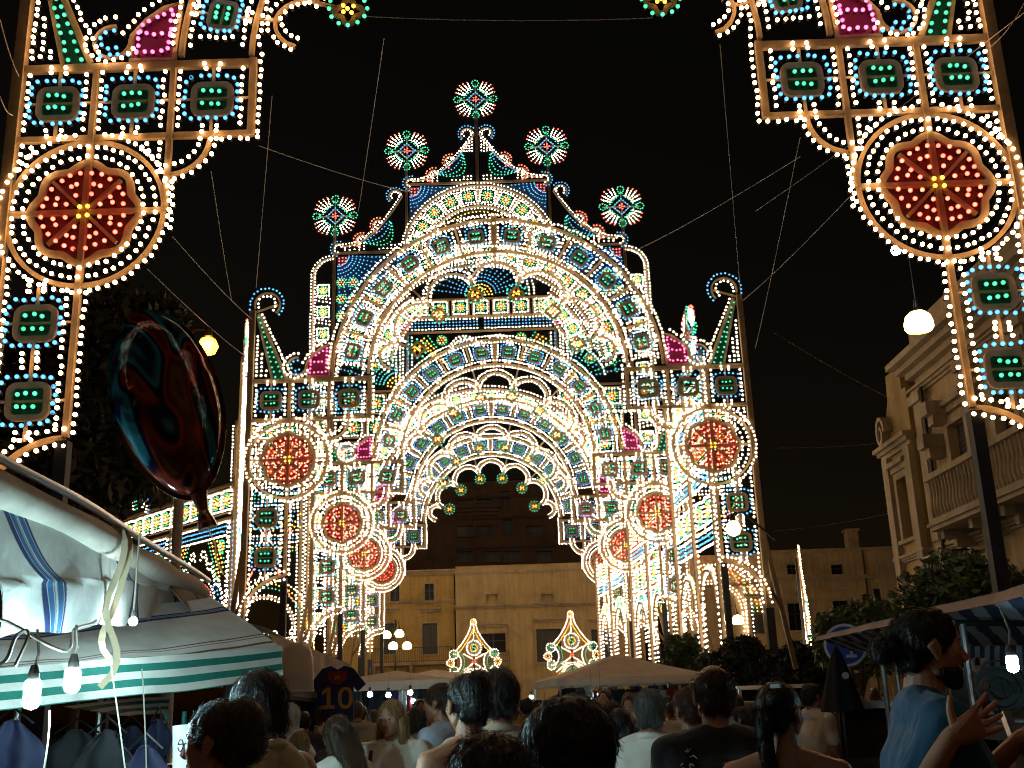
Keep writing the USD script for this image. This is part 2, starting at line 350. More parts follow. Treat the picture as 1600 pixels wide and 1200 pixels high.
def make_arch(root, r, form, singles=0, place=None, sockets=False, white='pale'):
    L = Lights(root, r, form, white=white)
    V0, V1, RO, RI = 10.45, 9.33, 4.62, 3.62
    for s in (-1, 1):
        obj('outer_post', MB().box((s * 6.83, -0.07, 3.8), (s * 6.98, 0.07, 12.55)).mesh(), 'wood_white', root)
        obj('base_pole', MB().box((s * 6.80, -0.10, 0.0), (s * 7.01, 0.10, 3.8)).mesh(), 'dark_wrap', root)
        obj('base_pole', MB().box((s * 5.74, -0.08, 0.0), (s * 5.90, 0.08, 5.0)).mesh(), 'dark_wrap', root)
        obj('brace', MB().bar((s * 6.85, 0.1, 6.6), (s * 7.9, 1.9, 2.3), 0.12, 0.12).bar((s * 6.85, 0.1, 4.6), (s * 7.5, 1.2, 3.9), 0.09, 0.09).mesh(), 'wood_white', root)
        for v, w in ((V0, 0.12), (V1, 0.085)):
            L.lath('beam', [(s * 6.83, v), (s * 3.58, v)], w, 0.07)
        L.lath('rail', [(s * 6.83, 9.885), (s * 3.58, 9.885)], 0.028, 0.03, y=-0.02)
        for u, a, b, w in ((3.58, V1 - 0.04, V0 + 0.06, 0.10), (4.71, 8.2, V0 - 0.06, 0.075), (5.80, 5.05, V0 - 0.06, 0.08)):
            L.lath('upright', [(s * u, a), (s * u, b)], w, 0.085, y=-0.01)
        # cells of the row
        for u in (4.145, 5.255, 6.315):
            medallion(L, (s * u, 9.885))
        for u in (3.72, 4.60, 4.82, 5.69, 5.91, 6.72):
            L.line([(s * u, V1 + 0.12), (s * u, V0 - 0.14)], 'white')
        L.line([(s * 3.46, V1), (s * 3.46, V0 + 0.1)], 'white'); L.line([(s * 3.46, V1 - 0.11), (s * 4.10, V1 - 0.11)], 'white')
        # quarter bracket below the inner cell
        q = arc((s * 4.71, V1), 0.56, -90, -90 + s * -90 if s > 0 else 0, 10)
        q = np.stack([s * 4.71 - s * 0.56 * np.cos(np.linspace(0, PI / 2, 10)), V1 - 0.04 - 0.56 * np.sin(np.linspace(0, PI / 2, 10))], 1)
        L.lath('bracket', q, 0.06, 0.05)
        for rr in (0.67, 0.45):
            L.line(np.stack([s * 4.71 - s * rr * np.cos(np.linspace(0.08, PI / 2, 10)), V1 - 0.04 - rr * np.sin(np.linspace(0.08, PI / 2, 10))], 1), 'white')
        # rosette
        rosette(L, (s * 5.80, 8.20), 1.07, (100, 440) if s < 0 else (-260, 80))
        L.line([(s * 4.82, V1 - 0.13), (s * 4.82, 8.75)], 'white'); L.line([(s * 4.60, 8.6), (s * 4.60, 7.9)], 'white')
        L.line([(s * 6.73, V1 - 0.12), (s * 6.73, 8.85)], 'white')
        for a0 in (30, 130):
            L.line(arc((s * 5.80, 8.20), 1.18, a0, a0 + 22), 'white'); 
        L.line([(s * 5.0, 9.18), (s * 4.9, 8.95)], 'white'); L.line([(s * 6.6, 9.18), (s * 6.62, 8.9)], 'white')
        # lower leg: two medallions between the middle upright and the outer post
        for v in (6.62, 5.55):
            medallion(L, (s * 6.33, v), 0, 0.97)
        for v in (6.62, 5.55): L.lath('rail', [(s * 6.85, v), (s * 5.80, v)], 0.028, 0.03, y=-0.02)
        L.line([(s * 5.68, 5.1), (s * 5.68, 7.0)], 'white'); L.line([(s * 5.92, 5.2), (s * 5.92, 7.05)], 'white'); L.line([(s * 6.73, 4.15), (s * 6.73, 7.5)], 'white')
        L.line([(s * 6.22, 7.06), (s * 6.22, 7.2)], 'white'); L.line([(s * 6.44, 7.06), (s * 6.44, 7.2)], 'white')
        t = np.linspace(0, PI / 2, 12)
        cv = np.stack([s * (5.80 + 1.06 * np.sin(t)), 5.05 - 1.1 * (1 - np.cos(t))], 1)
        L.lath('bottom_curve', cv, 0.075, 0.05)
        L.line(offset(cv, 0.11 * s), 'white'); L.line(offset(cv, -0.11 * s), 'white')
        # crown of the tower: slanting green band, scrolls and pink panel
        gb = [(s * 6.78, 12.40), (s * 6.30, 10.52)], [(s * 6.74, 12.45), (s * 5.90, 10.52)]
        o = obj('green_band', MB().strip(gb[0], 0.06, 0.05).strip(gb[1], 0.09, 0.05, -0.004).mesh(), 'wood_white', root)
        L.panel('green_panel', [gb[0][0], gb[0][1], gb[1][1], gb[1][0]], 'panel_green', o)
        n = 13
        for k in range(n):
            f = (k + 0.8) / n
            a = np.array(gb[0][0]) * (1 - f) + np.array(gb[0][1]) * f; b = np.array(gb[1][0]) * (1 - f) + np.array(gb[1][1]) * f
            w = abs(b[0] - a[0])
            if w > 0.22: L.bulbs([a + (b - a) * 0.27, a + (b - a) * 0.73], 'green', o)
            else: L.bulbs([(a + b) / 2], 'green', o)
        for k in range(3):
            L.line([(s * (6.72 - 0.13 * k), 10.6), (s * (6.72 - 0.13 * k), 11.75 - 0.52 * k)], 'white', o)
        sc = np.vstack([np.array([(s * 6.72, 12.40)]), np.array([(s * 5.86, 10.75)]), np.stack([s * (5.62 + 0.27 * np.cos(x)) for x in np.linspace(PI * 1.0, PI * 0.9, 1)] or [0]).reshape(-1, 1).repeat(2, 1)[:0]])
        low = np.stack([s * (5.62 + 0.26 * np.cos(np.linspace(1.05 * PI, 2.75 * PI, 18)) * np.linspace(1, 0.75, 18)), 10.87 + 0.26 * np.sin(np.linspace(1.05 * PI, 2.75 * PI, 18)) * np.linspace(1, 0.75, 18)], 1)
        low[:, 0] = s * (2 * 5.62) - low[:, 0] if False else low[:, 0]
        lowf = np.stack([s * (5.62 - 0.26 * np.cos(np.linspace(-0.05 * PI, 1.55 * PI, 18) + PI) * -1), 10.86 - 0.26 * np.sin(np.linspace(-0.05 * PI, 1.55 * PI, 18))], 1)
        o = obj('scroll', MB().strip(resample(lowf, 0.08), 0.05, 0.05, 0.002).mesh(), 'wood_white', root)
        L.line(offset(lowf, -0.10 * s)[2:], 'white', o, 0.11); L.line(offset(lowf, 0.11 * s)[4:], 'blue', o, 0.13)
        L.line([(s * 6.62, 12.40), (s * 5.78, 10.66)], 'white', o)
        L.line([(s * 5.75, 10.60), (s * 5.35, 10.60)], 'blue', o)
        top = np.stack([s * (6.50 + 0.36 * np.cos(np.linspace(-0.1 * PI, 1.25 * PI, 20))), 12.72 + 0.36 * np.sin(np.linspace(-0.1 * PI, 1.25 * PI, 20))], 1)
        o = obj('scroll', MB().strip(top, 0.05, 0.05, 0.002).strip([(s * 6.84, 12.5), (s * 6.2, 12.72)], 0.05, 0.04).mesh(), 'wood_white', root)
        L.line(offset(top, -0.12 * s), 'blue', o); L.line(offset(top, 0.11 * s), 'white', o)
        pk = [(s * 5.34, 10.55), (s * 4.72, 10.55), (s * 4.66, 11.5), (s * 4.9, 11.4), (s * 5.15, 11.2), (s * 5.34, 10.95)]
        o = obj('pink_panel', MB().strip(pk, 0.07, 0.05, 0.003, True).mesh(), 'wood_white', root)
        L.panel('pink_panel_board', pk, 'panel_pink', o)
        pkb = [(s * 5.24, 10.64), (s * 4.80, 10.64), (s * 4.76, 11.34), (s * 5.22, 11.06), (s * 5.24, 10.64)]
        L.line(pkb, 'magenta', o); L.line([(s * 5.45, 10.95), (s * 5.2, 11.32), (s * 4.86, 11.55)], 'white', o)
        L.line([(s * 5.22, 10.95), (s * 4.78, 10.95)], 'magenta', o)
    # the ring
    C = (0.0, V0 + 0.06)
    for r0, w in ((RO, 0.075), (RI, 0.07)):
        L.lath('arch_rib', arc(C, r0, 1, 179, 70), w, 0.07)
    for r0 in (RO + 0.12, RO - 0.13, RI + 0.13, RI - 0.11):
        L.line(arc(C, r0, 3, 177), 'white', step=0.12)
    for k in range(12):
        a = 90 + (k - 5.5) * 14.5
        medallion(L, (C[0] + 4.12 * math.cos(math.radians(a)), C[1] + 4.12 * math.sin(math.radians(a))), math.radians(a - 90), 0.80)
    for k in range(13):
        a = math.radians(90 + (k - 6) * 14.5)
        if k not in (0, 12):
            L.lath('divider', [(C[0] + r0 * math.cos(a), C[1] + r0 * math.sin(a)) for r0 in (RI, RO)], 0.06, 0.05)
        for da in (-0.028, 0.028):
            if 0.05 < a + da < PI - 0.05:
                L.line([(C[0] + r0 * math.cos(a + da), C[1] + r0 * math.sin(a + da)) for r0 in (RI + 0.27, RO - 0.27)], 'white')
    obj('keystone_post', MB().box((-0.09, -0.06, C[1] + 3.55), (0.09, 0.06, C[1] + 4.75)).mesh(), 'wood_white', root)
    # lace of lobes hung with stars
    sa = [18 + 28.8 * k for k in range(6)]
    cusp = [3.5] + sa + [176.5]
    for a, b in zip(cusp[:-1], cusp[1:]):
        f = np.linspace(0, 1, 18)
        th = np.radians(a + (b - a) * f)
        rr = 2.78 + 0.50 * np.sin(PI * f) ** 0.6
        if b - a < 20: rr = 3.0 + 0.35 * np.sin(PI * f) ** 0.6
        lobe = np.stack([C[0] + rr * np.cos(th), C[1] + rr * np.sin(th)], 1)
        L.lath('lobe', lobe, 0.055, 0.05, y=0.004)
        L.line(offset(lobe, -0.10), 'white'); L.line(offset(lobe, 0.10), 'white')
        th2 = np.radians(np.linspace(a + 4, b - 4, 5))
        m = (a + b) / 2
        L.lath('strut', [(C[0] + r0 * math.cos(math.radians(m)), C[1] + r0 * math.sin(math.radians(m))) for r0 in (3.28, RI)], 0.05, 0.04)
    for a in sa:
        a = math.radians(a); ca, sn = math.cos(a), math.sin(a)
        L.lath('strut', [(C[0] + 2.5 * ca, C[1] + 2.5 * sn), (C[0] + RI * ca, C[1] + RI * sn)], 0.05, 0.04, y=-0.03)
        star(L, (C[0] + 2.36 * ca, C[1] + 2.36 * sn))
    L.finish(place, singles, sockets)
    return L

ARCHES = [(13.5, 0.07, 0.0), (29.0, -0.38, 0.0), (39.8, -0.62, 0.0), (48.3, -1.0, 0.0), (57.0, -1.27, 0.35)]
AL = ['nearest light arch, only its two legs and rosettes in view at the photo edges', 'second light arch, seen whole, with slanting green bands and curls on its shoulders', 'third illuminated arch, nested just inside the second one in the tunnel of lights', 'fourth illuminated arch, nested between the third and the innermost of the tunnel', 'innermost and farthest illuminated arch, green and yellow stars against the dark building']
y, x, z = ARCHES[0]
near_arch = thing('light_arch', AL[0], 'light arch', (x, y, z))
make_arch(near_arch, 0.0315, ICO1, 300, lambda p: p + np.array([ARCHES[0][1], ARCHES[0][0], 0]), True, 'white')
y, x, z = ARCHES[1]
arch2 = thing('light_arch', AL[1], 'light arch', (x, y, z))
make_arch(arch2, 0.035, OCT)
for k in (2, 3, 4):
    y, x, z = ARCHES[k]
    copy_of(arch2, 'light_arch', AL[k], (x, y, z))

# the tunnel goes on towards and past the viewer
copy_of(arch2, 'light_arch', 'next light arch of the tunnel, behind the viewer', (0.1, -1.2, 0))
from shapely.geometry import Point
def sbox_(a, b, c, d):
    from shapely.geometry import box
    return box(min(a, c), min(b, d), max(a, c), max(b, d))
# ---------------------------------------------------------------- the great facade of lights closing the tunnel
def ring(c, r, n, ph=0.0):
    t = np.arange(n) * 2 * PI / n + ph
    return np.stack([c[0] + r * np.cos(t), c[1] + r * np.sin(t)], 1)
def square(L, c, s, a=0.0, frame=True, owner=None):
    """Tile of bulbs: white border, green ring, yellow ring, red heart."""
    h = s / 2
    if frame:
        b = np.array([[-h, -h], [h, -h], [h, h], [-h, h]])
        owner = obj('tile_frame', MB().strip(rot(b, c, a), 0.06, 0.05, 0, True).mesh(), 'wood_white', L.root)
    if s < 0.65: 
        L.bulbs(ring(c, 0.8 * h, 12, a), 'green', owner); L.bulbs(ring(c, 0.5 * h, 6, a), 'yellow', owner); L.bulbs([c], 'red', owner); return
    b = 0.80 * h; br = np.array([[-b, -b], [b, -b], [b, b], [-b, b], [-b, -b]])
    L.bulbs(rot(resample(br, s / 6.5)[:-1], c, a), 'white', owner)
    L.bulbs(ring(c, 0.57 * h, 12, a), 'green', owner); L.bulbs(ring(c, 0.37 * h, 8, a), 'yellow', owner)
    L.bulbs(ring(c, 0.18 * h, 4, a + .4), 'red', owner); L.bulbs([c], 'white', owner)
def flower(L, c, k=1.0):
    mb = MB()
    for a in (0, 90): mb.strip(rot(np.array([[-0.95, 0], [0.95, 0]]) * k, c, math.radians(a)), 0.05, 0.05)
    mb.strip(ring(c, 0.42 * k, 4)[[0, 1, 2, 3]], 0.05, 0.05, 0.003, True)
    o = obj('flower', mb.mesh(), 'wood_white', L.root)
    L.bulbs(ring(c, 0.13 * k, 5), 'red', o); L.bulbs(ring(c, 0.01, 1), 'red', o)
    dm = ring(c, 0.42 * k, 4); L.line(np.vstack([dm, dm[:1]]), 'blue', o, 0.15 * k)
    for q in range(4):
        a = q * PI / 2
        tip = np.array([c[0] + 0.93 * k * math.cos(a), c[1] + 0.93 * k * math.sin(a)])
        L.bulbs(ring(tip, 0.17 * k, 8, a), 'green', o)
        for sg in (-1, 1):
            L.bulbs(rot(np.array([[0.72, sg * 0.07], [0.58, sg * 0.13], [0.47, sg * 0.24], [0.40, sg * 0.36]]) * k, c, a), 'green', o)
        a += PI / 4
        for j in range(5):
            f = a + (j - 2) * 0.20
            n = 5
            for i in range(n):
                r = (0.62 + (0.52 - 0.04 * abs(j - 2)) * i / (n - 1)) * k
                L.bulbs([(c[0] + r * math.cos(f), c[1] + r * math.sin(f))], 'red' if i == n - 1 else 'white', o)
def curl(L, p, q, col, k=1.0, owner=None, side=1):
    """Volute starting at p, growing away along q."""
    q = np.asarray(q, float); q /= np.linalg.norm(q); n = np.array([-q[1], q[0]]) * side
    t = np.linspace(0, 1.25 * PI, 12)
    c = np.asarray(p) + n * 0.34 * k
    pts = c + (-np.cos(t))[:, None] * n * 0.34 * k + np.sin(t)[:, None] * q * 0.34 * k
    o = obj('volute', MB().strip(pts, 0.05, 0.05, 0.003).mesh(), 'wood_white', owner or L.root)
    inner = c + (-np.cos(t))[:, None] * n * 0.22 * k + np.sin(t)[:, None] * q * 0.22 * k
    outer = c + (-np.cos(t[2:]))[:, None] * n * 0.46 * k + np.sin(t[2:])[:, None] * q * 0.46 * k
    L.line(inner, 'white', owner or L.root, 0.15); L.line(outer, col, owner or L.root, 0.16)
def fan(L, c, r, a0, a1, rays, cols=('blue', 'green'), core=0.5, owner=None):
    for k in range(rays):
        a = math.radians(a0 + (a1 - a0) * (k + 0.5) / rays)
        L.line([(c[0] + rr * math.cos(a), c[1] + rr * math.sin(a)) for rr in (core + 0.2, r)], cols[k % len(cols)], owner, 0.2)
    if core:
        for rr in (core, core - 0.18, core - 0.34):
            if rr > 0.05: L.line(arc(c, rr, a0, a1), 'yellow' if rr > 0.25 else 'red', owner, 0.17)
def bars(L, u0, u1, v, cols=('white', 'blue', 'white'), pitch=0.17, owner=None):
    for k, c in enumerate(cols):
        L.line([(u0, v + (k - (len(cols) - 1) / 2) * pitch), (u1, v + (k - (len(cols) - 1) / 2) * pitch)], c, owner, 0.17)
def ring_tiles(L, c, r0, r1, a0, a1, n):
    for r in (r0, r1):
        L.lath('arch_rib', arc(c, r, a0, a1), 0.08, 0.06)
    for r in (r0 - 0.13, r0 + 0.12, r1 - 0.12, r1 + 0.13): L.line(arc(c, r, a0, a1), 'white', step=0.18)
    rm, s = (r0 + r1) / 2, (r1 - r0) * 0.78
    for k in range(n):
        a = math.radians(a0 + (a1 - a0) * (k + 0.5) / n)
        square(L, (c[0] + rm * math.cos(a), c[1] + rm * math.sin(a)), s, a, False)
        a = math.radians(a0 + (a1 - a0) * k / n)
        if k:
            for d in (-0.07, 0.07): L.line([(c[0] + r * math.cos(a) - d * math.sin(a), c[1] + r * math.sin(a) + d * math.cos(a)) for r in (r0 + 0.28, r1 - 0.28)], 'white', step=0.17)
            L.lath('divider', [(c[0] + r * math.cos(a), c[1] + r * math.sin(a)) for r in (r0, r1)], 0.05, 0.04)

def make_facade(root):
    L = Lights(root, 0.044, OCT, 0.18)
    # upper tympanum with gable
    for s in (-1, 1):
        L.lath('post', [(s * 3.75, 17.0), (s * 3.75, 29.2)], 0.14, 0.12, y=-0.02)
        L.lath('post', [(s * 7.5, 4.0), (s * 7.5, 25.6)], 0.14, 0.12, y=-0.02)
        flower(L, (s * 3.72, 30.0), 1.05); flower(L, (s * 7.48, 26.35), 1.05)
        # sweeping gable between the top and the inner eaves; the same again between the eaves
        for (p0, p1, zb, uu) in (((0.12, 30.9), (3.45, 28.2), 28.03, (0.12, 3.7)), ((3.95, 27.4), (7.2, 24.6), 24.25, (3.95, 7.4))):
            f = np.linspace(0, 1, 20)
            u = p0[0] + (p1[0] - p0[0]) * f; v = p1[1] + (p0[1] - p1[1]) * (1 - f) ** 2.1
            cv = np.stack([s * u, v], 1)
            o = obj('gable', MB().strip(cv, 0.06, 0.06).strip([(s * uu[0], zb), (s * uu[1], zb)], 0.12, 0.07).mesh(), 'wood_white', root)
            L.line(offset(cv, 0.10 * s), 'white', o, 0.16)
            for ff, col, kk in ((0.0, 'blue', 1.0), (0.33, 'red', 0.9), (0.62, 'red', 0.9), (0.96, 'blue', 0.9)):
                i = int(ff * 19)
                tg = cv[min(i + 1, 19)] - cv[max(i - 1, 0)]
                if ff == 0: curl(L, cv[0] + np.array([s * 0.05, 0]), (0, 1), col, kk, o, -s)
                else: curl(L, cv[i] + np.array([0, 0.05]), np.array([s * 0.55, 0.8]), col, kk, o, -s)
            # leaf of green and blue bulbs under the sweep
            cx, cz = s * (p0[0] + 0.34 * (p1[0] - p0[0])), zb + 0.95
            for q, col in ((0.0, 'blue'), (0.17, 'blue'), (0.33, 'green'), (0.48, 'green')):
                g = np.linspace(0.06, 0.94, 14)
                a_, b_ = np.array([s * (p0[0] + 0.62), zb + 1.75]), np.array([s * (p0[0] + 2.05), zb + 0.52])
                leaf = a_ + (b_ - a_) * g[:, None] + np.array([-s * 1.0, -1.0]) * (np.sin(PI * g) * (0.05 + 1.25 * q))[:, None]
                L.line(leaf, col, o, 0.18)
            for g in range(5):
                h = 0.9 - 0.16 * g
                if p0[0] < 1: L.line([(s * (0.24 + 0.15 * g), zb + 2.55 - 0.13 * g), (s * (0.24 + 0.15 * g), zb + 2.55 - 0.13 * g - h * .8)], 'white', o, 0.16)
                L.line([(s * (p0[0] + 2.0 + 0.25 * g), zb + 0.16), (s * (p0[0] + 2.0 + 0.25 * g), zb + 0.5 - 0.06 * g)], 'white', o, 0.16)
            L.line([(s * (p0[0] + 0.2), zb + 0.16), (s * (p0[0] + 1.2), zb + 0.16)], 'white', o, 0.2); L.line([(s * (p0[0] + 0.2), zb + 0.35), (s * (p0[0] + 0.6), zb + 0.35)], 'white', o, 0.2)
        # blue corner sprays beside the rings
        for (cu, cv_, r, cc, R) in ((3.6, 27.9, 2.3, (0, 23.9), 4.05), (7.35, 24.1, 2.9, (0, 17.2), 7.5)):
            o = L.root
            L.bulbs([(s * (cu - 0.12 - 0.17 * i), cv_ - 0.15 - 0.17 * j) for i in range(3) for j in range(3) if i + j < 4], 'red')
            for k in range(11):
                a = math.radians(180 + 90 * (k + 0.5) / 11)
                pts = np.array([(cu + rr * math.cos(a), cv_ + rr * math.sin(a)) for rr in np.arange(0.62, r * 1.25, 0.2)])
                pts = pts[np.hypot(pts[:, 0] - cc[0], pts[:, 1] - cc[1]) > R + 0.2]
                if len(pts): L.bulbs(pts * [s, 1], 'blue')
    flower(L, (0, 32.95), 1.05)
    L.lath('post', [(0, 26.6), (0, 32.0)], 0.16, 0.12, y=-0.03)
    ring_tiles(L, (0, 23.9), 2.75, 3.95, 4, 176, 10)
    for r in (2.4, 2.1): L.line(arc((0, 23.9), r, 20, 160), 'yellow' if r > 2.2 else 'white', step=0.2)
    ring_tiles(L, (0, 17.2), 6.15, 7.4, 8, 172, 18)
    # second belt of tiles inside the great ring, filled spandrels
    ring_tiles(L, (0, 17.2), 4.75, 5.75, 14, 52, 4); ring_tiles(L, (0, 17.2), 4.75, 5.75, 128, 166, 4)
    for s in (-1, 1):
        for (cu, cv_, r, cc, R) in ((3.6, 27.9, 2.9, (0, 23.9), 4.05), (7.35, 24.1, 3.4, (0, 17.2), 7.5)):
            pg = sbox_(s * cu, cv_, s * (cu - r), cv_ - r)
            pg = pg.difference(Point(cc).buffer(R, 48))
            for g in getattr(pg, 'geoms', [pg]):
                if g.area > 0.3: L.panel('blue_panel', np.array(g.exterior.coords)[:-1], 'panel_blue', None, 0.05)
        for k in range(7):
            v = 22.6 - 0.9 * k
            for u in (6.5, 7.1):
                if math.hypot(u, v - 17.2) > 7.6: square(L, (s * u, v), 0.6, 0, False)
        for u in (4.1, 4.3): L.line([(s * u, 16.9), (s * u, 19.4)], 'white')
        for k in range(3): L.line(arc((s * 4.15, 16.9), 2.0 + 0.6 * k, 10 if s > 0 else 100, 80 if s > 0 else 170), 'white' if k != 1 else 'green')
    # lunette: fan, row of tiles, bars, twin arches
    L.lath('beam', [(-3.7, 21.5), (3.7, 21.5)], 0.1, 0.06); L.lath('beam', [(-3.9, 20.55), (3.9, 20.55)], 0.1, 0.06); L.lath('beam', [(-3.9, 19.75), (3.9, 19.75)], 0.1, 0.06)
    fan(L, (0, 21.65), 2.35, 4, 176, 18, ('blue',), 0.6)
    L.line(arc((0, 21.65), 2.5, 0, 180), 'white'); L.line(arc((0, 21.65), 2.75, 0, 180), 'white')
    for k in range(-3, 4): square(L, (k * 1.03, 21.02), 0.86)
    bars(L, -3.5, -0.2, 20.15, ('white', 'blue', 'blue', 'white')); bars(L, 0.2, 3.5, 20.15, ('white', 'blue', 'blue', 'white'))
    for s in (-1, 1):
        L.bulbs([(s * (3.75 + i * .15), 20.0 + j * .15) for i in range(3) for j in range(3)], 'magenta')
        for r, c in ((0.75, 'white'), (0.6, 'white'), (0.42, 'blue')): L.line(arc((s * 0.85, 18.75), r, 0, 180), c)
        for k, c in enumerate(('green', 'yellow', 'yellow', 'yellow', 'green')):
            L.line([(s * (1.55 + 0.2 * k), 17.9 + 0.12 * k), (s * (2.7 + 0.18 * k), 19.55 - 0.12 * k)], c)
        square(L, (s * 2.0, 19.3), 0.6, 0, False)
        for u in (3.5, 3.7, 3.95): L.line([(s * u, 16.9), (s * u, 19.5)], 'white' if u != 3.7 else 'blue')
        fan(L, (s * 4.15, 16.9), 3.1, 8 if s > 0 else 92, 88 if s > 0 else 172, 10, ('blue', 'green'), 0.6)
        L.line(arc((s * 4.15, 16.9), 3.3, 2 if s > 0 else 90, 90 if s > 0 else 178), 'white')
        star(L, (s * 5.4, 18.1), 1.0)
        L.lath('beam', [(s * 3.75, 16.75), (s * 8.6, 16.75)], 0.1, 0.06)
        # outer rounded strip of tiles
        e = np.vstack([[(s * 8.55, 5.0), (s * 8.55, 22.9)], np.stack([s * (7.55 + 1.0 * np.cos(np.linspace(0.05, PI / 2, 8))), 23.0 + 1.0 * np.sin(np.linspace(0.05, PI / 2, 8))], 1)])
        L.lath('edge_rib', e, 0.07, 0.06); L.line(offset(e, 0.1 * s), 'white', step=0.16); L.line(offset(e, -0.1 * s), 'white', step=0.18)
        for k in range(15):
            v = 22.2 - k * 1.18
            square(L, (s * 8.02, v), 0.74, 0, False); L.line([(s * 7.68, v - 0.5), (s * 8.4, v - 0.35)], 'white'); L.line([(s * 7.68, v - 0.68), (s * 8.4, v - 0.53)], 'white')
        # tiled towers either side of the opening
        for k in range(10):
            v = 16.1 - k * 1.2
            for u in (4.2, 5.3, 6.4) if k in (0, 1) else ((5.9, 6.9) if k < 6 else (6.0, 6.9)):
                if math.hypot(u, max(0, v - 10.4)) > 5.75: square(L, (s * u, v), 0.98)
            if k % 2: bars(L, s * 5.7, s * 7.35, v + 0.6, ('white', 'green', 'blue'))
        for u in (5.45, 5.65, 7.3, 7.66): L.line([(s * u, 4.2), (s * u, 16.4 if u > 5.7 else 10.6)], 'white')
        L.lath('upright', [(s * 5.55, 3.8), (s * 5.55, 10.5)], 0.09, 0.06)
        # low side portal
        for u in (8.9, 12.2):
            L.lath('post', [(s * u, 3.4), (s * u, 15.5)], 0.12, 0.1); L.line([(s * (u - 0.14), 3.8), (s * (u - 0.14), 15.2)], 'white'); L.line([(s * (u + 0.14), 3.8), (s * (u + 0.14), 15.2)], 'white')
        for k in range(3):
            for u in (9.55, 10.55, 11.55): square(L, (s * u, 14.9 - k * 1.02), 0.92)
        bars(L, s * 9.1, s * 12.0, 12.15, ('white', 'white')); bars(L, s * 9.1, s * 12.0, 11.6, ('blue', 'green', 'green', 'blue')); bars(L, s * 9.1, s * 12.0, 11.1, ('white', 'white'))
        for k in range(3): fan(L, (s * (9.4 + 1.1 * k), 9.9), 0.95, 10, 170, 8, ('yellow', 'blue'), 0.3)
        bars(L, s * 9.1, s * 12.0, 9.55, ('white', 'blue', 'white'))
        c = (s * 10.55, 5.4)
        for r, col in ((1.35, 'white'), (1.5, 'white'), (1.85, 'green'), (2.05, 'yellow'), (2.25, 'white')): L.line(arc(c, r, 0, 180), col)
        for d in (1.35, 1.5): L.line([(s * (10.55 + d), 3.6), (s * (10.55 + d), 5.3)], 'white'); L.line([(s * (10.55 - d), 3.6), (s * (10.55 - d), 5.3)], 'white')
        L.lath('arch_rib', arc(c, 1.42, 0, 180), 0.08, 0.06)
        for q in range(3):
            L.line([(s * (9.2 + 0.16 * q), 6.6 + 0.3 * q), (s * (9.9 + 0.1 * q), 7.9 + 0.2 * q)], 'red'); L.line([(s * (11.9 - 0.16 * q), 6.6 + 0.3 * q), (s * (11.2 - 0.1 * q), 7.9 + 0.2 * q)], 'red')
        bars(L, s * 9.1, s * 12.0, 9.05, ('green', 'yellow'))
        for u in (5.55, 7.5, 8.9, 12.2):
            obj('base_pole', MB().box((s * u - 0.1, -0.08, 0), (s * u + 0.1, 0.08, 3.8)).mesh(), 'dark_wrap', root)
    ring_tiles(L, (0, 10.4), 5.45, 6.3, 4, 176, 20)
    L.finish()
facade = thing('light_facade', 'tall gabled facade of coloured lights crowned by five round light flowers', 'light facade', (-1.46 * 1.154, 60, 1.6 - 1.6 * 1.154), 0, None, scale=1.154)
make_facade(facade)

# side walls of lights (seen at a grazing angle) -----------------------------------------------
def make_wall(root, length, z0, z1, crown=True, legs=3):
    L = Lights(root, 0.043, OCT, 0.17)
    n = max(1, round(length / 3.2)); w = length / n
    for k in range(n + 1):
        u = k * w
        L.lath('post', [(u, z0), (u, z1 + 0.3)], 0.13, 0.1)
        obj('base_pole', MB().box((u - 0.09, -0.08, 0), (u + 0.09, 0.08, z0)).mesh(), 'dark_wrap', root)
        for d in (-0.15, 0.15): L.line([(u + d, z0), (u + d, z1)], 'white')
        L.line([(u + 0.32, z0), (u + 0.32, z1)], 'green' if k % 2 else 'blue')
    for k in range(n):
        a, b = k * w + 0.45, (k + 1) * w - 0.2
        c = (a + b) / 2
        v = z1 - 0.3
        L.lath('beam', [(k * w, z1), ((k + 1) * w, z1)], 0.1, 0.06)
        m = 2 if b - a > 1.6 else 1
        while v > z0 + 3.4:
            for j in range(m): square(L, (a + (b - a) * (j + 0.5) / m, v - 0.5), min(1.0, (b - a) / m * 0.95), 0, False)
            bars(L, a, b, v - 1.35, ('white', 'blue', 'blue', 'white')); v -= 1.95
        cc = (c, z0 + 1.5)
        for r, col in ((0.9, 'white'), (1.05, 'white'), (1.2, 'green'), (1.35, 'yellow'), (1.5, 'white')): L.line(arc(cc, min(r, (b - a) / 2), 0, 180), col)
        for d in (0.9, 1.05): L.line([(c - d, z0), (c - d, z0 + 1.4)], 'white'); L.line([(c + d, z0), (c + d, z0 + 1.4)], 'white')
        L.lath('arch_rib', arc(cc, 0.97, 0, 180), 0.07, 0.06)
        if crown and k == 0:
            flower(L, (c, z1 + 1.3), 0.95); L.lath('post', [(c, z1), (c, z1 + 0.5)], 0.1, 0.08)
            curl(L, (c - 0.4, z1 + 0.1), (0, 1), 'blue', 0.9, None, 1); curl(L, (c + 0.4, z1 + 0.1), (0, 1), 'blue', 0.9, None, -1)
    L.finish()
def wall(name, label, p, q, z0, z1, crown=True):
    p, q = np.array(p, float), np.array(q, float)
    d = q - p
    o = thing('light_wall', label, 'light wall', (p[0], p[1], 0), math.atan2(d[1], d[0]), 'walls of lights')
    make_wall(o, float(np.linalg.norm(d)), z0, z1, crown)
    return o
wall('r1', 'right hand wall of lights with a white flower above, behind the second arch', (6.05, 33.2), (5.62, 38.9), 3.0, 12.0)
wall('r2', 'right hand wall of lights between the third and fourth arches, dazzling white', (5.5, 40.6), (4.85, 47.6), 3.0, 9.2, False)
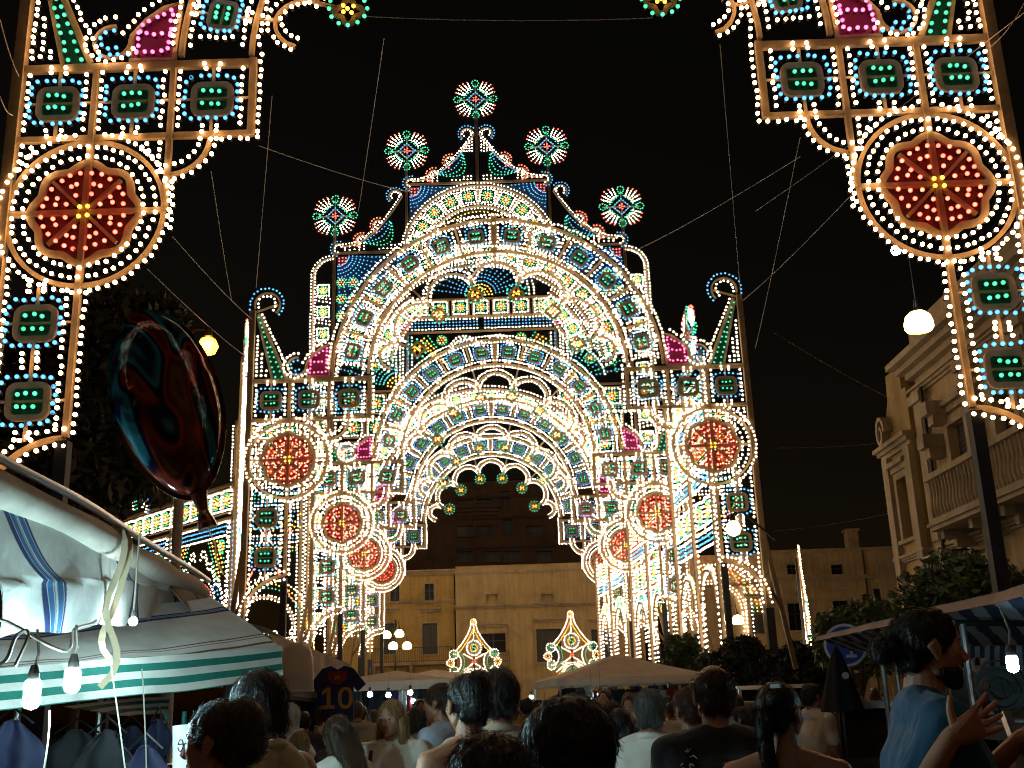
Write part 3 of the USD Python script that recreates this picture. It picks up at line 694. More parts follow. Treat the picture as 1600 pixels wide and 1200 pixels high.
wall('r3', 'right hand wall of lights behind the fourth arch, dazzling white and farthest back', (4.75, 49.0), (3.95, 56.2), 3.2, 8.6, False)
wall('l1', 'left hand wall of lights seen edge on beside the balloon', (-9.35, 36.0), (-10.95, 43.0), 3.0, 13.2)
# wing with scalloped arcade on the left, leading away
def make_wing(root, length):
    L = Lights(root, 0.045, OCT, 0.19)
    for v in (10.6, 9.2, 5.4): L.lath('beam', [(0, v), (length, v)], 0.12, 0.07)
    n = 2; w = length / n
    for k in range(n + 1):
        L.lath('post', [(k * w, 3.2), (k * w, 10.9)], 0.14, 0.1)
        obj('base_pole', MB().box((k * w - 0.1, -0.08, 0), (k * w + 0.1, 0.08, 3.2)).mesh(), 'dark_wrap', root)
        for d in (-0.3, -0.15, 0.15, 0.3): L.line([(k * w + d, 3.4), (k * w + d, 9.0)], 'white' if abs(d) > 0.2 else ('blue' if d > 0 else 'white'))
    for k in range(12): square(L, ((k + 0.5) * length / 12, 9.95), 1.0)
    for k in range(n):
        a, b, c = k * w, (k + 1) * w, (k + 0.5) * w
        bars(L, a + 0.4, b - 0.4, 8.8, ('white', 'blue', 'blue', 'white'), 0.19)
        for s in (-1, 1):
            for q in (0, 0.22):
                th = np.linspace(0, 1, 30)
                base = np.stack([c + s * (0.25 + th * (w / 2 - 0.75)), 7.75 - 1.9 * th ** 1.2 + 0.3 * np.abs(np.sin(th * 3 * PI)) + q], 1)
                L.line(base, 'white')
            for q, col in enumerate(('green', 'yellow', 'yellow', 'yellow', 'green')):
                L.line([(c + s * (0.9 + 0.24 * q), 8.35), (c + s * (w / 2 - 0.95 + 0.12 * q), 6.75 + 0.17 * q)], col)
            square(L, (c + s * (w / 2 - 0.75), 8.1), 0.6, 0, False)
            spiral = np.stack([c + s * (w / 2 - 1.0) + (0.1 + 0.5 * np.linspace(0, 1, 26)) * np.cos(np.linspace(0, 3.5 * PI, 26)), 6.2 + (0.1 + 0.5 * np.linspace(0, 1, 26)) * np.sin(np.linspace(0, 3.5 * PI, 26))], 1)
            L.line(spiral, 'blue'); 
            for r in (0.8, 1.0, 1.2): L.line(arc((c + s * 0.45, 5.7), r, 20, 160), 'red' if r < 1.1 else 'white')
        bars(L, a + 0.4, b - 0.4, 4.9, ('white', 'blue', 'blue', 'white'), 0.19)
        for j in range(3): square(L, (a + (j + 0.5) * w / 3, 4.1), 0.9)
        # crown: small scroll with slanting band
        for q in (0.0, 0.2, 0.4): L.line([(c - 1.2 + q, 10.9), (c - 1.9 + q * 0.6, 13.4)], 'green' if q else 'white')
        curl(L, (c - 1.9, 13.2), (0.2, 1), 'blue', 1.0, None, -1); curl(L, (c - 0.3, 10.9), (0.3, 1), 'blue', 1.0, None, -1)
    L.finish()
p, q = np.array([-18.9, 51.5]), np.array([-11.4, 43.5])
wing = thing('light_wing', 'arcade of lights with scallops and a row of square tiles behind the balloon', 'light arcade', (p[0], p[1], 0), math.atan2(*(q - p)[::-1]))
make_wing(wing, float(np.linalg.norm(q - p)))

# kite-shaped light pinnacles
def make_pinnacle(root):
    L = Lights(root, 0.032, OCT, 0.10, -0.05)
    f = np.linspace(0, 1, 16)
    for s in (-1, 1):
        cv = np.stack([s * (0.06 + 0.84 * f ** 1.6), 2.62 - 1.45 * f], 1)
        L.lath('rib', cv, 0.05, 0.05); L.line(offset(cv, 0.08 * s), 'warm' if False else 'white'); L.line(offset(cv, -0.09 * s), 'yellow')
        for cz, a0, a1 in ((0.98, -95, 95),):
            c = (s * 0.62, 0.55)
            t = np.radians(np.linspace(80, 280, 16))
            cs = np.stack([c[0] - s * -0.0 + s * (0.42 + 0.42 * np.cos(t) * 1.0), c[1] + 0.55 * np.sin(t)], 1)
            L.lath('scroll', cs, 0.05, 0.05)
            L.line(offset(cs, 0.09), 'green'); L.line(offset(cs, -0.09), 'white'); 
            for zz in (1.0, 0.1): L.bulbs(ring((s * 1.12, zz), 0.13, 7), 'green'); L.bulbs(ring((s * 1.12, zz), 0.24, 12), 'white')
            L.bulbs(ring((s * 1.3, 0.55), 0.2, 11), 'white'); L.bulbs(ring((s * 1.3, 0.55), 0.1, 6), 'yellow')
        L.line([(s * 0.1, 0.75), (s * 0.55, 0.98)], 'white'); L.line([(s * 0.1, 0.45), (s * 0.55, 0.15)], 'white')
        L.line([(s * 0.85, -0.25), (s * 0.3, 0.2)], 'white'); L.line([(s * 0.75, -0.4), (s * 0.25, 0.05)], 'yellow')
    L.bulbs(ring((0, 2.72), 0.15, 9), 'white'); L.bulbs(ring((0, 2.72), 0.06, 4), 'yellow')
    c = (0, 1.32)
    for r, col, n in ((0.40, 'white', 22), (0.32, 'blue', 16), (0.2, 'yellow', 12)): L.bulbs(ring(c, r, n), col)
    t = np.linspace(0, 1, 12); L.bulbs(np.stack([c[0] + 0.09 * np.sin(t * 2 * PI) * -1, c[1] + 0.16 - 0.32 * t], 1), 'green')
    L.line([(0, 1.8), (0, 2.5)], 'white')
    L.bulbs([(0, 0.6), (0.09, 0.6), (-0.09, 0.6), (0, 0.69), (0, 0.51)], 'red')
    c = (0, -0.35)
    for r, col in ((0.55, 'white'), (0.45, 'white'), (0.3, 'green'), (0.16, 'green')): L.line(arc(c, r, 0, 180), col)
    obj('ring_frame', MB().strip(ring((0, 1.32), 0.46, 24), 0.04, 0.04, 0, True).mesh(), 'wood_white', root)
    obj('post', MB().box((-0.06, 0.02, -3.2), (0.06, 0.1, 2.5)).mesh(), 'dark_wrap', root)
    L.finish()
a = at(741, 1040, 62); pin = thing('light_pinnacle', 'kite shaped lit ornament with green scrolls, left one of the pair before the ochre house', 'light ornament', (a[0], 62, 3.35), 0, 'kite shaped lit ornaments')
make_pinnacle(pin)
a = at(894, 1028, 60); copy_of(pin, 'light_pinnacle', 'kite shaped lit ornament with green scrolls, right beside the dazzling wall of lights', (a[0], 60, 3.45))
a = at(1256, 960, 38); copy_of(pin, 'light_pinnacle', 'lit ornament seen edge on as two thin bright lines, right of the second arch', (a[0], 38, 3.35), math.radians(79), None, 1.12)
# crown of lights seen through the left portal
cr = thing('light_ornament', 'small yellow crown of lights seen through the left portal above the awning', 'light ornament', (at(450, 985, 64)[0], 64, 4.9))
L = Lights(cr, 0.04, OCT, 0.12, -0.05)
for k in range(6):
    u = -1.25 + 0.5 * k
    L.bulbs(ring((u, 1.0 + 0.1 * math.sin(k * PI / 5)), 0.14, 8), 'white'); L.line([(u - 0.2, 0.55), (u, 0.8), (u + 0.2, 0.55)], 'white'); L.bulbs(ring((u, 0.45), 0.12, 5), 'blue')
for v in (0.1, 0.25, 0.7): L.line([(-1.5, v + .1), (1.5, v + .1)], 'yellow' if v == 0.25 else 'white')
for u in (-1.4, -0.5, 0.5, 1.4): L.line([(u, -1.2), (u, 0.1)], 'white'); L.line([(u + 0.15, -1.2), (u + .15, 0.1)], 'yellow')
L.lath('frame', [(-1.5, 0.15), (1.5, 0.15)], 0.08, 0.05); obj('post', MB().box((-1.45, 0, -4.9), (-1.35, 0.08, 0.1)).box((1.35, 0, -4.9), (1.45, 0.08, 0.1)).mesh(), 'dark_wrap', cr)
L.finish()
# ---------------------------------------------------------------- ground and buildings
from shapely.geometry import Polygon, box as sbox, LineString
from shapely.ops import unary_union
obj('ground', MB().grid(np.array([[(x, y, 0.0) for y in np.linspace(-60, 400, 24)] for x in np.linspace(-250, 250, 24)])).mesh(), 'asphalt', kind='structure')
obj('piazza_paving', MB().box((-22, 33, 0.004), (30, 73.5, 0.008)).mesh(), 'paving', kind='structure')
obj('pavement', MB().box((9.3, 5, 0), (11.2, 32, 0.13)).mesh(), 'paving', kind='structure')

class Building:
    """Facade in the plane through origin, u to the right, z up, outward = -y before turning by rz. Windows are real openings."""
    def __init__(s, name, label, cat, loc, rz, outline, depth, m, trim='stone_trim'):
        s.root = thing(name, label, cat, loc, rz); s.m, s.trim, s.depth = m, trim, depth
        s.outline, s.holes, s.parts = Polygon(outline), [], []
    def opening(s, u, z, w, h, kind='window', frame=0.12, head=None, sill=True):
        s.holes.append(sbox(u - w / 2, z, u + w / 2, z + h)); s.parts.append((u, z, w, h, kind, frame, head, sill))
    def build(s):
        poly = s.outline.difference(unary_union(s.holes)) if s.holes else s.outline
        w = trimesh.creation.extrude_polygon(poly, 0.5, engine='earcut')
        v = np.array(w.vertices)[:, [0, 2, 1]]; v[:, 1] = v[:, 1]
        mb = MB().add(v, np.array(w.faces)[:, ::-1])
        u0, z0, u1, z1 = s.outline.bounds
        mb.box((u0, 0.5, z0), (u1, s.depth, z1 - 0.05))
        s.wall = obj('wall', mb.mesh(), s.m, s.root)
        for (u, z, w, h, kind, fr, head, sill) in s.parts:
            a, b = u - w / 2, u + w / 2
            mb = MB()
            if fr:
                mb.box((a - fr, -0.05, z), (a + 0.01, 0.06, z + h)).box((b - 0.01, -0.05, z), (b + fr, 0.06, z + h)).box((a - fr, -0.053, z + h - 0.01), (b + fr, 0.06, z + h + fr))
            if sill: mb.box((a - fr - 0.06, -0.12, z - 0.1), (b + fr + 0.06, 0.06, z + 0.004))
            if head: mb.box((a - fr - 0.12, -0.22, z + h + head), (b + fr + 0.12, 0.05, z + h + head + 0.12)).box((a - fr, -0.1, z + h + head - 0.16), (b + fr, 0.05, z + h + head - 0.003))
            wn = obj('door' if kind == 'door' else 'window', (mb if mb.v else MB().box((a, 0.2, z), (b, 0.24, z + 0.04))).mesh(), s.trim, s.root)
            if kind in ('window', 'blind'):
                obj('pane', MB().box((a, 0.28, z), (b, 0.31, z + h)).mesh(), 'window_glass' if kind == 'window' else s.m, wn)
            if kind == 'window':
                obj('sash', MB().box((u - 0.025, 0.24, z), (u + 0.025, 0.278, z + h)).box((a, 0.242, z + h * 0.6), (b, 0.276, z + h * 0.6 + 0.04)).mesh(), 'shutter_dark', wn)
            if kind in ('shutter', 'door'):
                for k in (0, 1):
                    x0, x1 = (a + 0.02, u - 0.012) if k == 0 else (u + 0.012, b - 0.02)
                    m = MB().box((x0, 0.2, z), (x1, 0.24, z + h - 0.01))
                    if kind == 'shutter':
                        for q in np.arange(z + 0.1, z + h - 0.1, 0.13): m.box((x0 + 0.04, 0.18, q), (x1 - 0.04, 0.2, q + 0.05))
                    else:
                        for q in range(3): m.box((x0 + 0.08, 0.175, z + 0.15 + q * h / 3), (x1 - 0.08, 0.2, z + h / 3 - 0.05 + q * h / 3))
                    obj('leaf_panel', m.mesh(), 'shutter_dark', wn)
        return s
    def cornice(s, u0, u1, z, h=0.25, out=0.3, name='cornice'):
        mb = MB()
        for k in range(3):
            o = out * (k + 1) / 3
            mb.box((u0 - o * .5, -o, z + h * k / 3 - 0.001), (u1 + o * .5, 0.04, z + h * (k + 1) / 3))
        return obj(name, mb.mesh(), s.trim, s.root)
    def balcony(s, u0, u1, z, out=0.8, h=1.0, iron=True):
        b = obj('balcony', MB().box((u0, -out, z - 0.16), (u1, 0.02, z)).box((u0 - 0.04, -out - 0.05, z - 0.05), (u1 + 0.04, -out, z + 0.02)).mesh(), s.trim, s.root)
        n = max(2, int((u1 - u0) / 1.4))
        mb = MB()
        for k in range(n):
            u = u0 + 0.25 + (u1 - u0 - 0.5) * k / (n - 1)
            mb.box((u - 0.1, -out * 0.8, z - 0.36), (u + 0.1, 0.02, z - 0.162)).box((u - 0.095, -out * 0.5, z - 0.56), (u + 0.095, 0.02, z - 0.36))
        obj('bracket', mb.mesh(), s.trim, b, kind='stuff')
        if iron:
            mb = MB().box((u0, -out, z + h - 0.04), (u1, -out + 0.04, z + h)).box((u0, -out, z + 0.06), (u1, -out + 0.03, z + 0.09))
            for u in np.arange(u0 + 0.02, u1, 0.12): mb.box((u, -out + 0.008, z), (u + 0.018, -out + 0.026, z + h))
            for e in (u0, u1 - 0.03):
                mb.box((e, -out, z + h - 0.041), (e + 0.03, 0.0, z + h - 0.001))
                for q in np.arange(0.12, out, 0.12): mb.box((e + 0.006, -q, z), (e + 0.024, -q + 0.018, z + h - 0.05))
            obj('railing', mb.mesh(), 'iron', b)
        else:
            mb = MB().box((u0, -out, z + h - 0.14), (u1, -out + 0.24, z + h)).box((u0, -out, z + 0.003), (u1, -out + 0.22, z + 0.12))
            obj('handrail', mb.mesh(), s.trim, b)
            for u in np.arange(u0 + 0.12, u1 - 0.05, 0.2):
                obj('baluster', MB().lathe([(0.0, z + 0.12), (0.06, z + 0.12), (0.05, z + 0.2), (0.085, z + 0.38), (0.05, z + 0.62), (0.04, z + 0.7), (0.06, z + h - 0.14)], (u, -out + 0.11, 0), 8).mesh(), s.trim, b)
        return b

def Y74(px, py, y=74): p = at(px, py, y); return p[0], p[2]
# ochre house
x0, _ = Y74(520, 893); x1, _ = Y74(709, 893); zt = Y74(640, 893)[1]
B = Building('ochre_house', 'two storey ochre house with an iron balcony, behind the cluster of globe lamps', 'house', (x0, 74, 0), 0, [(0, 0), (x1 - x0, 0), (x1 - x0, zt), (0, zt)], 9, 'plaster_ochre')
for px in (617, 671): u, z = Y74(px, 940); B.opening(u - x0, z, 0.62, 1.2, 'window', 0.08)
for px in (672, 608): u, z = Y74(px, 1022); B.opening(u - x0, z, 1.0, 2.0, 'shutter', 0.12, 0.9)
for px in (600, 690): u, z = Y74(px, 1062); B.opening(u - x0, 0.15, 1.5, 2.6, 'door', 0.15, None, False)
B.build(); B.cornice(0, x1 - x0, zt - 0.3, 0.35, 0.35); B.cornice(0, x1 - x0, Y74(640, 943)[1], 0.18, 0.15, 'string_course')
z = Y74(640, 1036)[1]; B.balcony(Y74(580, 1030)[0] - x0, x1 - x0 - 0.2, z, 0.8, 0.95)
# pale palazzo with two dark windows
xa, _ = Y74(711, 890, 73.4); xb, _ = Y74(1000, 885, 73.4); zt = Y74(800, 888, 73.4)[1]
B = Building('pale_house', 'pale stone house with two big dark windows and blind attic windows, behind the kite ornaments', 'house', (xa, 73.4, 0), 0, [(0, 0), (xb - xa, 0), (xb - xa, zt + 0.35), (0, zt)], 10, 'plaster_pale')
for px in (769, 855): u, z = Y74(px, 943, 73.4); B.opening(u - xa, z, 0.8, 0.62, 'blind', 0.1, None, False)
u, z = Y74(771, 1020, 73.4); B.opening(u - xa, z, 1.65, 1.25, 'window', 0.06, 0.55)
u, z = Y74(859, 1034, 73.4); B.opening(u - xa, z, 1.65, 2.1, 'shutter', 0.06, 0.6)
u, z = Y74(945, 1034, 73.4); B.opening(u - xa, z, 1.6, 2.1, 'shutter', 0.06, 0.6)
for px in (760, 900): u, z = Y74(px, 1060, 73.4); B.opening(u - xa, 0.15, 1.6, 2.4, 'door', 0.15, None, False)
B.build(); B.cornice(0, xb - xa, zt - 0.35, 0.22, 0.12); B.cornice(0, xb - xa, Y74(800, 950, 73.4)[1], 0.25, 0.28, 'string_course')
B.balcony(Y74(752, 1030, 73.4)[0] - xa, Y74(796, 1030, 73.4)[0] - xa, Y74(771, 1036, 73.4)[1], 0.6, 0.8, True)
obj('raised_bay', MB().box((Y74(722, 1000, 73.4)[0] - xa, -0.12, 0), (Y74(748, 1000, 73.4)[0] - xa, 0.02, Y74(730, 958, 73.4)[1])).box((Y74(795, 1000, 73.4)[0] - xa, -0.12, 0), (Y74(833, 1000, 73.4)[0] - xa, 0.02, Y74(830, 955, 73.4)[1])).mesh(), 'plaster_pale', B.root)
# dark apartment block behind
xa, _ = Y74(600, 760, 96); xb, _ = Y74(950, 760, 96); zt = Y74(770, 752, 96)[1]
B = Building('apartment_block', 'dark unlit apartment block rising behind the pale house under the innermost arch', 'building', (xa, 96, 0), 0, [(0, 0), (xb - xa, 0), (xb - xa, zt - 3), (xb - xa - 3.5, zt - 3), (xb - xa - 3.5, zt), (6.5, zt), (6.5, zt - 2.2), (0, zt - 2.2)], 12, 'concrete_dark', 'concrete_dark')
for py, row in ((793, (727, 757, 790)), (838, (727, 757, 793, 835)), (878, (727, 770, 800, 850))):
    for px in row:
        u, z = Y74(px, py, 96); B.opening(u - xa, z, 0.9 if px in (790, 793) else 1.45, 1.5 if px in (790, 793) else 0.95, 'window', 0.06)
B.build()
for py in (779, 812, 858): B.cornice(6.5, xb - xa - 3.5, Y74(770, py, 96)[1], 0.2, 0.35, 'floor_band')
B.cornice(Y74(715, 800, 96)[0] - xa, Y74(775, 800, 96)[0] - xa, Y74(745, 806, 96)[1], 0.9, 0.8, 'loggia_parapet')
# right rear palazzo
xa = Y74(1085, 880, 60)[0]; xb = Y74(1412, 850, 60)[0]; xm = Y74(1202, 860, 60)[0]; zt = Y74(1300, 858, 60)[1]; zl = Y74(1150, 912, 60)[1]
B = Building('corner_palazzo', 'weathered stone palazzo with a chimney and small attic windows, right of the second arch', 'house', (xa, 60, 0), 0, [(0, 0), (xb - xa, 0), (xb - xa, zt), (xm - xa, zt), (xm - xa, zl), (0, zl)], 10, 'limestone')
for px in (1240, 1309): u, z = Y74(px, 897, 60); B.opening(u - xa, z, 0.68, 0.52, 'window', 0.14, None, False)
for px, py in ((1185, 990), (1380, 962)): u, z = Y74(px, py, 60); B.opening(u - xa, z, 0.75, 1.45, 'shutter', 0.14, 0.5)
for px, py in ((1247, 985), (1318, 980)): u, z = Y74(px, py, 60); B.opening(u - xa, z, 0.9, 1.45, 'window', 0.12, 0.55)
for px in (1230, 1330): u, z = Y74(px, 1050, 60); B.opening(u - xa, 0.15, 1.3, 2.5, 'door', 0.15, None, False)
B.build(); B.cornice(xm - xa, xb - xa, zt - 0.2, 0.22, 0.2); B.cornice(xm - xa, xb - xa - 2.2, Y74(1280, 909, 60)[1], 0.3, 0.3, 'string_course'); B.cornice(0, xm - xa - 0.1, zl - 0.2, 0.2, 0.15); B.cornice(xm - xa, xb - xa - 2.2, Y74(1280, 940, 60)[1], 0.14, 0.15, 'string_course')
u, z = Y74(1340, 825, 60); obj('chimney', MB().box((u - xa - 0.3, 1.0, zt - 0.3), (u - xa + 0.3, 1.7, z)).box((u - xa - 0.38, 0.92, z - 0.003), (u - xa + 0.38, 1.78, z + 0.12)).mesh(), 'limestone', B.root)
u = Y74(1351, 900, 60)[0]; obj('downpipe', MB().tube([(u - xa, -0.12, 0.3), (u - xa, -0.12, zt - 0.1)], 0.05).mesh(), 'iron', B.root)
u = Y74(1392, 900, 60)[0]; obj('corner_pilaster', MB().box((u - xa - 0.7, -0.18, 0), (u - xa + 0.7, 0.02, zt - 0.8)).box((u - xa - 0.85, -0.3, zt - 0.803), (u - xa + 0.85, 0.02, zt - 0.35)).mesh(), 'stone_trim', B.root)
# street side palazzo on the right (facade looks left, plane x = 11)
B = Building('street_palazzo', 'carved stone palazzo with a balustraded balcony, seen obliquely at right', 'palazzo', (11.0, 28.6, 0), -PI / 2, [(0, 0), (13.5, 0), (13.5, 10.6), (0, 10.6)], 9, 'limestone')
U = lambda y: 28.6 - y
for y in (26.3, 23.6, 20.6): B.opening(U(y), 5.5, 1.05, 2.5, 'shutter', 0.22, 0.45, False)
B.opening(U(27.2), 3.9, 1.1, 1.9, 'shutter', 0.18, None, False)
for y in (24.5, 21.8, 18.5): B.opening(U(y), 0.15, 1.4, 2.9, 'door', 0.2, 0.3, False)
B.build()
B.cornice(0, 13.5, 9.75, 0.5, 0.65); B.cornice(0, 13.5, 9.25, 0.2, 0.25, 'string_course'); B.cornice(0, 13.5, 4.95, 0.22, 0.2, 'string_course')
obj('parapet', MB().box((0, 0.0, 10.59), (13.5, 0.35, 11.2)).mesh(), 'limestone', B.root)
B.balcony(U(26.5), U(17.5), 5.45, 0.95, 1.2, False); B.balcony(U(28.0), U(26.4), 3.9, 0.7, 0.95, True)
for y in (28.25, 25.1, 22.2): obj('pilaster', MB().box((U(y) - 0.32, -0.16, 0.2), (U(y) + 0.32, 0.02, 9.0)).box((U(y) - 0.42, -0.26, 9.0 - 0.002), (U(y) + 0.42, 0.02, 9.25)).box((U(y) - 0.22, -0.2, 5.3), (U(y) + 0.22, -0.158, 8.8)).mesh(), 'stone_trim', B.root)
for y, z in ((26.9, 8.3), (27.4, 7.55)): obj('stone_console', MB().box((U(y) - 0.22, -0.55, z), (U(y) + 0.22, 0.02, z + 0.35)).box((U(y) - 0.17, -0.4, z - 0.25), (U(y) + 0.17, 0.02, z)).mesh(), 'stone_trim', B.root)
obj('downpipe', MB().tube([(U(27.7), -0.22, 0.3), (U(27.7), -0.22, 9.3)], 0.05).mesh(), 'iron', B.root)
# carved gable end beyond it
B = Building('gabled_chapel', 'narrow stone front with carved scrolls and a stepped top, just beyond the balustraded palazzo', 'building', (10.75, 31.0, 0), -PI / 2, [(0, 0), (2.3, 0), (2.3, 9.6), (2.0, 9.6), (2.0, 10.3), (0.9, 10.3), (0.8, 9.6), (0.35, 8.9), (0, 8.2)], 6, 'plaster_ochre')
B.opening(1.15, 5.6, 0.8, 1.7, 'window', 0.18, 0.35); B.opening(1.15, 0.2, 1.2, 2.8, 'door', 0.18, 0.3, False); B.build(); B.cornice(0, 2.3, 8.0, 0.35, 0.3); B.cornice(0, 2.3, 5.0, 0.2, 0.15, 'string_course')
for u in (0.25, 2.05): obj('pilaster', MB().box((u - 0.22, -0.14, 0.2), (u + 0.22, 0.02, 8.0)).mesh(), 'stone_trim', B.root)
t = np.linspace(0, 2.5 * PI, 24); c = (0.5, 8.7)
obj('volute', MB().strip(np.stack([c[0] + 0.36 * (1 - t / 11) * np.cos(t), c[1] + 0.5 * (1 - t / 11) * np.sin(t)], 1), 0.12, 0.3, -0.1).mesh(), 'stone_trim', B.root)

# ---------------------------------------------------------------- trees
def foliage(centres, n, size, seed):
    r = np.random.default_rng(seed)
    mb = MB(); per = n // len(centres)
    V, Fc = [], []
    for (c, rad) in centres:
        d = r.normal(size=(per, 3)); d /= np.linalg.norm(d, axis=1, keepdims=True)
        q = np.asarray(c) + d * (r.uniform(0.25, 1, (per, 1)) ** 0.5) * np.asarray(rad)
        keep = meshkit.noise(q * 2.2 / max(rad), seed) > 0.43
        V.append(q[keep])
    P = np.vstack(V); k = len(P)
    a = r.normal(size=(k, 3)); a /= np.linalg.norm(a, axis=1, keepdims=True)
    b = np.cross(a, r.normal(size=(k, 3))); b /= np.linalg.norm(b, axis=1, keepdims=True)
    s = size * r.uniform(0.35, 1.5, (k, 1))
    v = np.stack([P - a * s, P + b * s * 0.42, P + a * s, P - b * s * 0.42], 1).reshape(-1, 3)
    i = np.arange(k)[:, None] * 4
    return v, np.vstack([i + [0, 1, 2], i + [0, 2, 3]])
def tree(name, label, x, y, trunk_h, crown, n, size, seed, m='leaf'):
    o = thing(name, label, 'tree' if 'tree' in name else 'shrub', (x, y, 0))
    top = max(c[0][2] for c in crown)
    mb = MB().tube([(0, 0, 0), (0.05, 0.03, trunk_h * 0.6), (0.0, 0.0, trunk_h)], [0.14, 0.11, 0.08], 8)
    for c, rad in crown: mb.tube([(0, 0, trunk_h * 0.8), np.array(c) * 0.5 + np.array([0, 0, trunk_h * 0.45]), c], [0.07, 0.05, 0.02], 6)
    obj('trunk', mb.mesh(), 'bark', o)
    obj('crown', foliage(crown, n, size, seed), m, o)
    return o
def crown_at(spec, y, x0):
    out = []
    for (px, py, r) in spec:
        p = at(px, py, y); out.append(((p[0] - x0, rng.uniform(-0.5, 0.5), p[2]), (r, r, r * 0.85)))
    return out
x0 = at(1500, 905, 19)[0]; tree('street_tree', 'small leafy tree before the stone palazzo, above the striped right awning', x0, 19, 2.6, crown_at([(1450, 925, .5), (1490, 900, .6), (1530, 905, .6), (1560, 925, .5), (1475, 935, .6), (1520, 945, .7), (1440, 960, .5)], 19, x0), 5200, 0.085, 3)
x0 = at(1330, 985, 30)[0]; tree('street_tree', 'low bushy tree under the windows of the corner palazzo', x0, 30, 1.6, crown_at([(1310, 980, .7), (1345, 972, .8), (1375, 985, .8), (1320, 1010, .9), (1360, 1015, .9), (1300, 1005, .5)], 30, x0), 5200, 0.11, 4)
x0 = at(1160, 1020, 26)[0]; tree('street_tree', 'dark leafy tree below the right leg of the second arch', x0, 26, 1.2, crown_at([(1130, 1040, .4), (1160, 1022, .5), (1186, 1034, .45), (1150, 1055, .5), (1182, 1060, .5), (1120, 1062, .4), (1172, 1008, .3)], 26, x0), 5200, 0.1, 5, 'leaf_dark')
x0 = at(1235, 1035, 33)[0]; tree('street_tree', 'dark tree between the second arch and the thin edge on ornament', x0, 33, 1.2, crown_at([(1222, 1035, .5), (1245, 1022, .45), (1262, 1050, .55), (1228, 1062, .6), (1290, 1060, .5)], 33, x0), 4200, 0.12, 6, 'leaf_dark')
x0 = at(1060, 1030, 31)[0]; tree('street_tree', 'small bush beside the beige canopy, under the right wall of lights', x0, 31, 1.0, crown_at([(1062, 1015, .5), (1078, 1035, .6), (1055, 1045, .5)], 31, x0), 2600, 0.1, 8)
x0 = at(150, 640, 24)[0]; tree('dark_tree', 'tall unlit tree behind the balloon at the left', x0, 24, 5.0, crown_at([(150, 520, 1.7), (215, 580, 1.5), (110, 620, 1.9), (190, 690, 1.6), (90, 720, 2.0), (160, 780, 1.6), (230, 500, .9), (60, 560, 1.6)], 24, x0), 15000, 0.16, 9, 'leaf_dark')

# ---------------------------------------------------------------- lamps, poles and wires
def globe_lamp(o, p, r=0.2, m='lamp_warm'):
    obj('globe', MB().lathe([(0.001, r), (r * 0.6, r * 0.85), (r * 0.97, r * 0.3), (r, -0.1 * r), (r * 0.9, -r * 0.5), (r * 0.5, -r * 0.62), (0.001, -r * 0.64)], p, 14).mesh(), m, o, True)
    obj('lamp_cap', MB().lathe([(0.001, r * 1.5), (r * 0.16, r * 1.4), (r * 0.25, r * 0.98), (0.001, r * 0.97)], p, 10).mesh(), 'iron', o)
def cluster(label, px, y, lamps, base):
    p0 = at(px, 1030, y)
    o = thing('street_lamp', label, 'street lamp', (p0[0], y, 0))
    zt = max(at(a, b, y)[2] for a, b in lamps) + 0.75
    obj('lamp_post', MB().tube([(0, 0, 0), (0, 0, 1.0), (0, 0, zt)], [0.09, 0.06, 0.04], 10).mesh(), 'iron', o)
    for a, b in lamps:
        p = at(a, b, y) - np.array([p0[0], y, 0]); p[1] = 0.0 if abs(p[0]) > 0.15 else -0.5
        obj('arm', MB().tube([(0, 0, p[2] + 0.1), (p[0] * 0.4, p[1] * 0.4, p[2] + 0.62), (p[0] * 0.85, p[1] * 0.85, p[2] + 0.66), (p[0], p[1], p[2] + 0.3)], 0.022).mesh(), 'iron', o)
        globe_lamp(o, p, 0.25 if y > 40 else 0.24)
cluster('street lamp with four glowing globes on curved arms before the ochre house', 618, 58, [(604, 993), (624, 991), (616, 1011), (636, 1010)], 0)
cluster('street lamp with two glowing globes below the right leg of the second arch', 1142, 46, [(1132, 971), (1153, 970)], 0)
o = thing('pendant_lamp', 'big glowing dome lamp hanging in the black sky at the right', 'street lamp', at(1435, 503, 17))
r = 0.25
obj('glass_dome', MB().lathe([(0.001, 0.18), (0.13, 0.165), (0.205, 0.09), (0.235, -0.02), (0.235, -0.10), (0.2, -0.155), (0.001, -0.17)], k=20).mesh(), 'lamp_warm', o, True)
obj('lamp_cap', MB().lathe([(0.001, 0.42), (0.03, 0.40), (0.05, 0.24), (0.11, 0.2), (0.12, 0.172), (0.001, 0.185)]).mesh(), 'iron', o)
obj('cable', MB().tube([(0, 0, 0.4), (0, 0, 2.1)], 0.008).mesh(), 'iron', o)
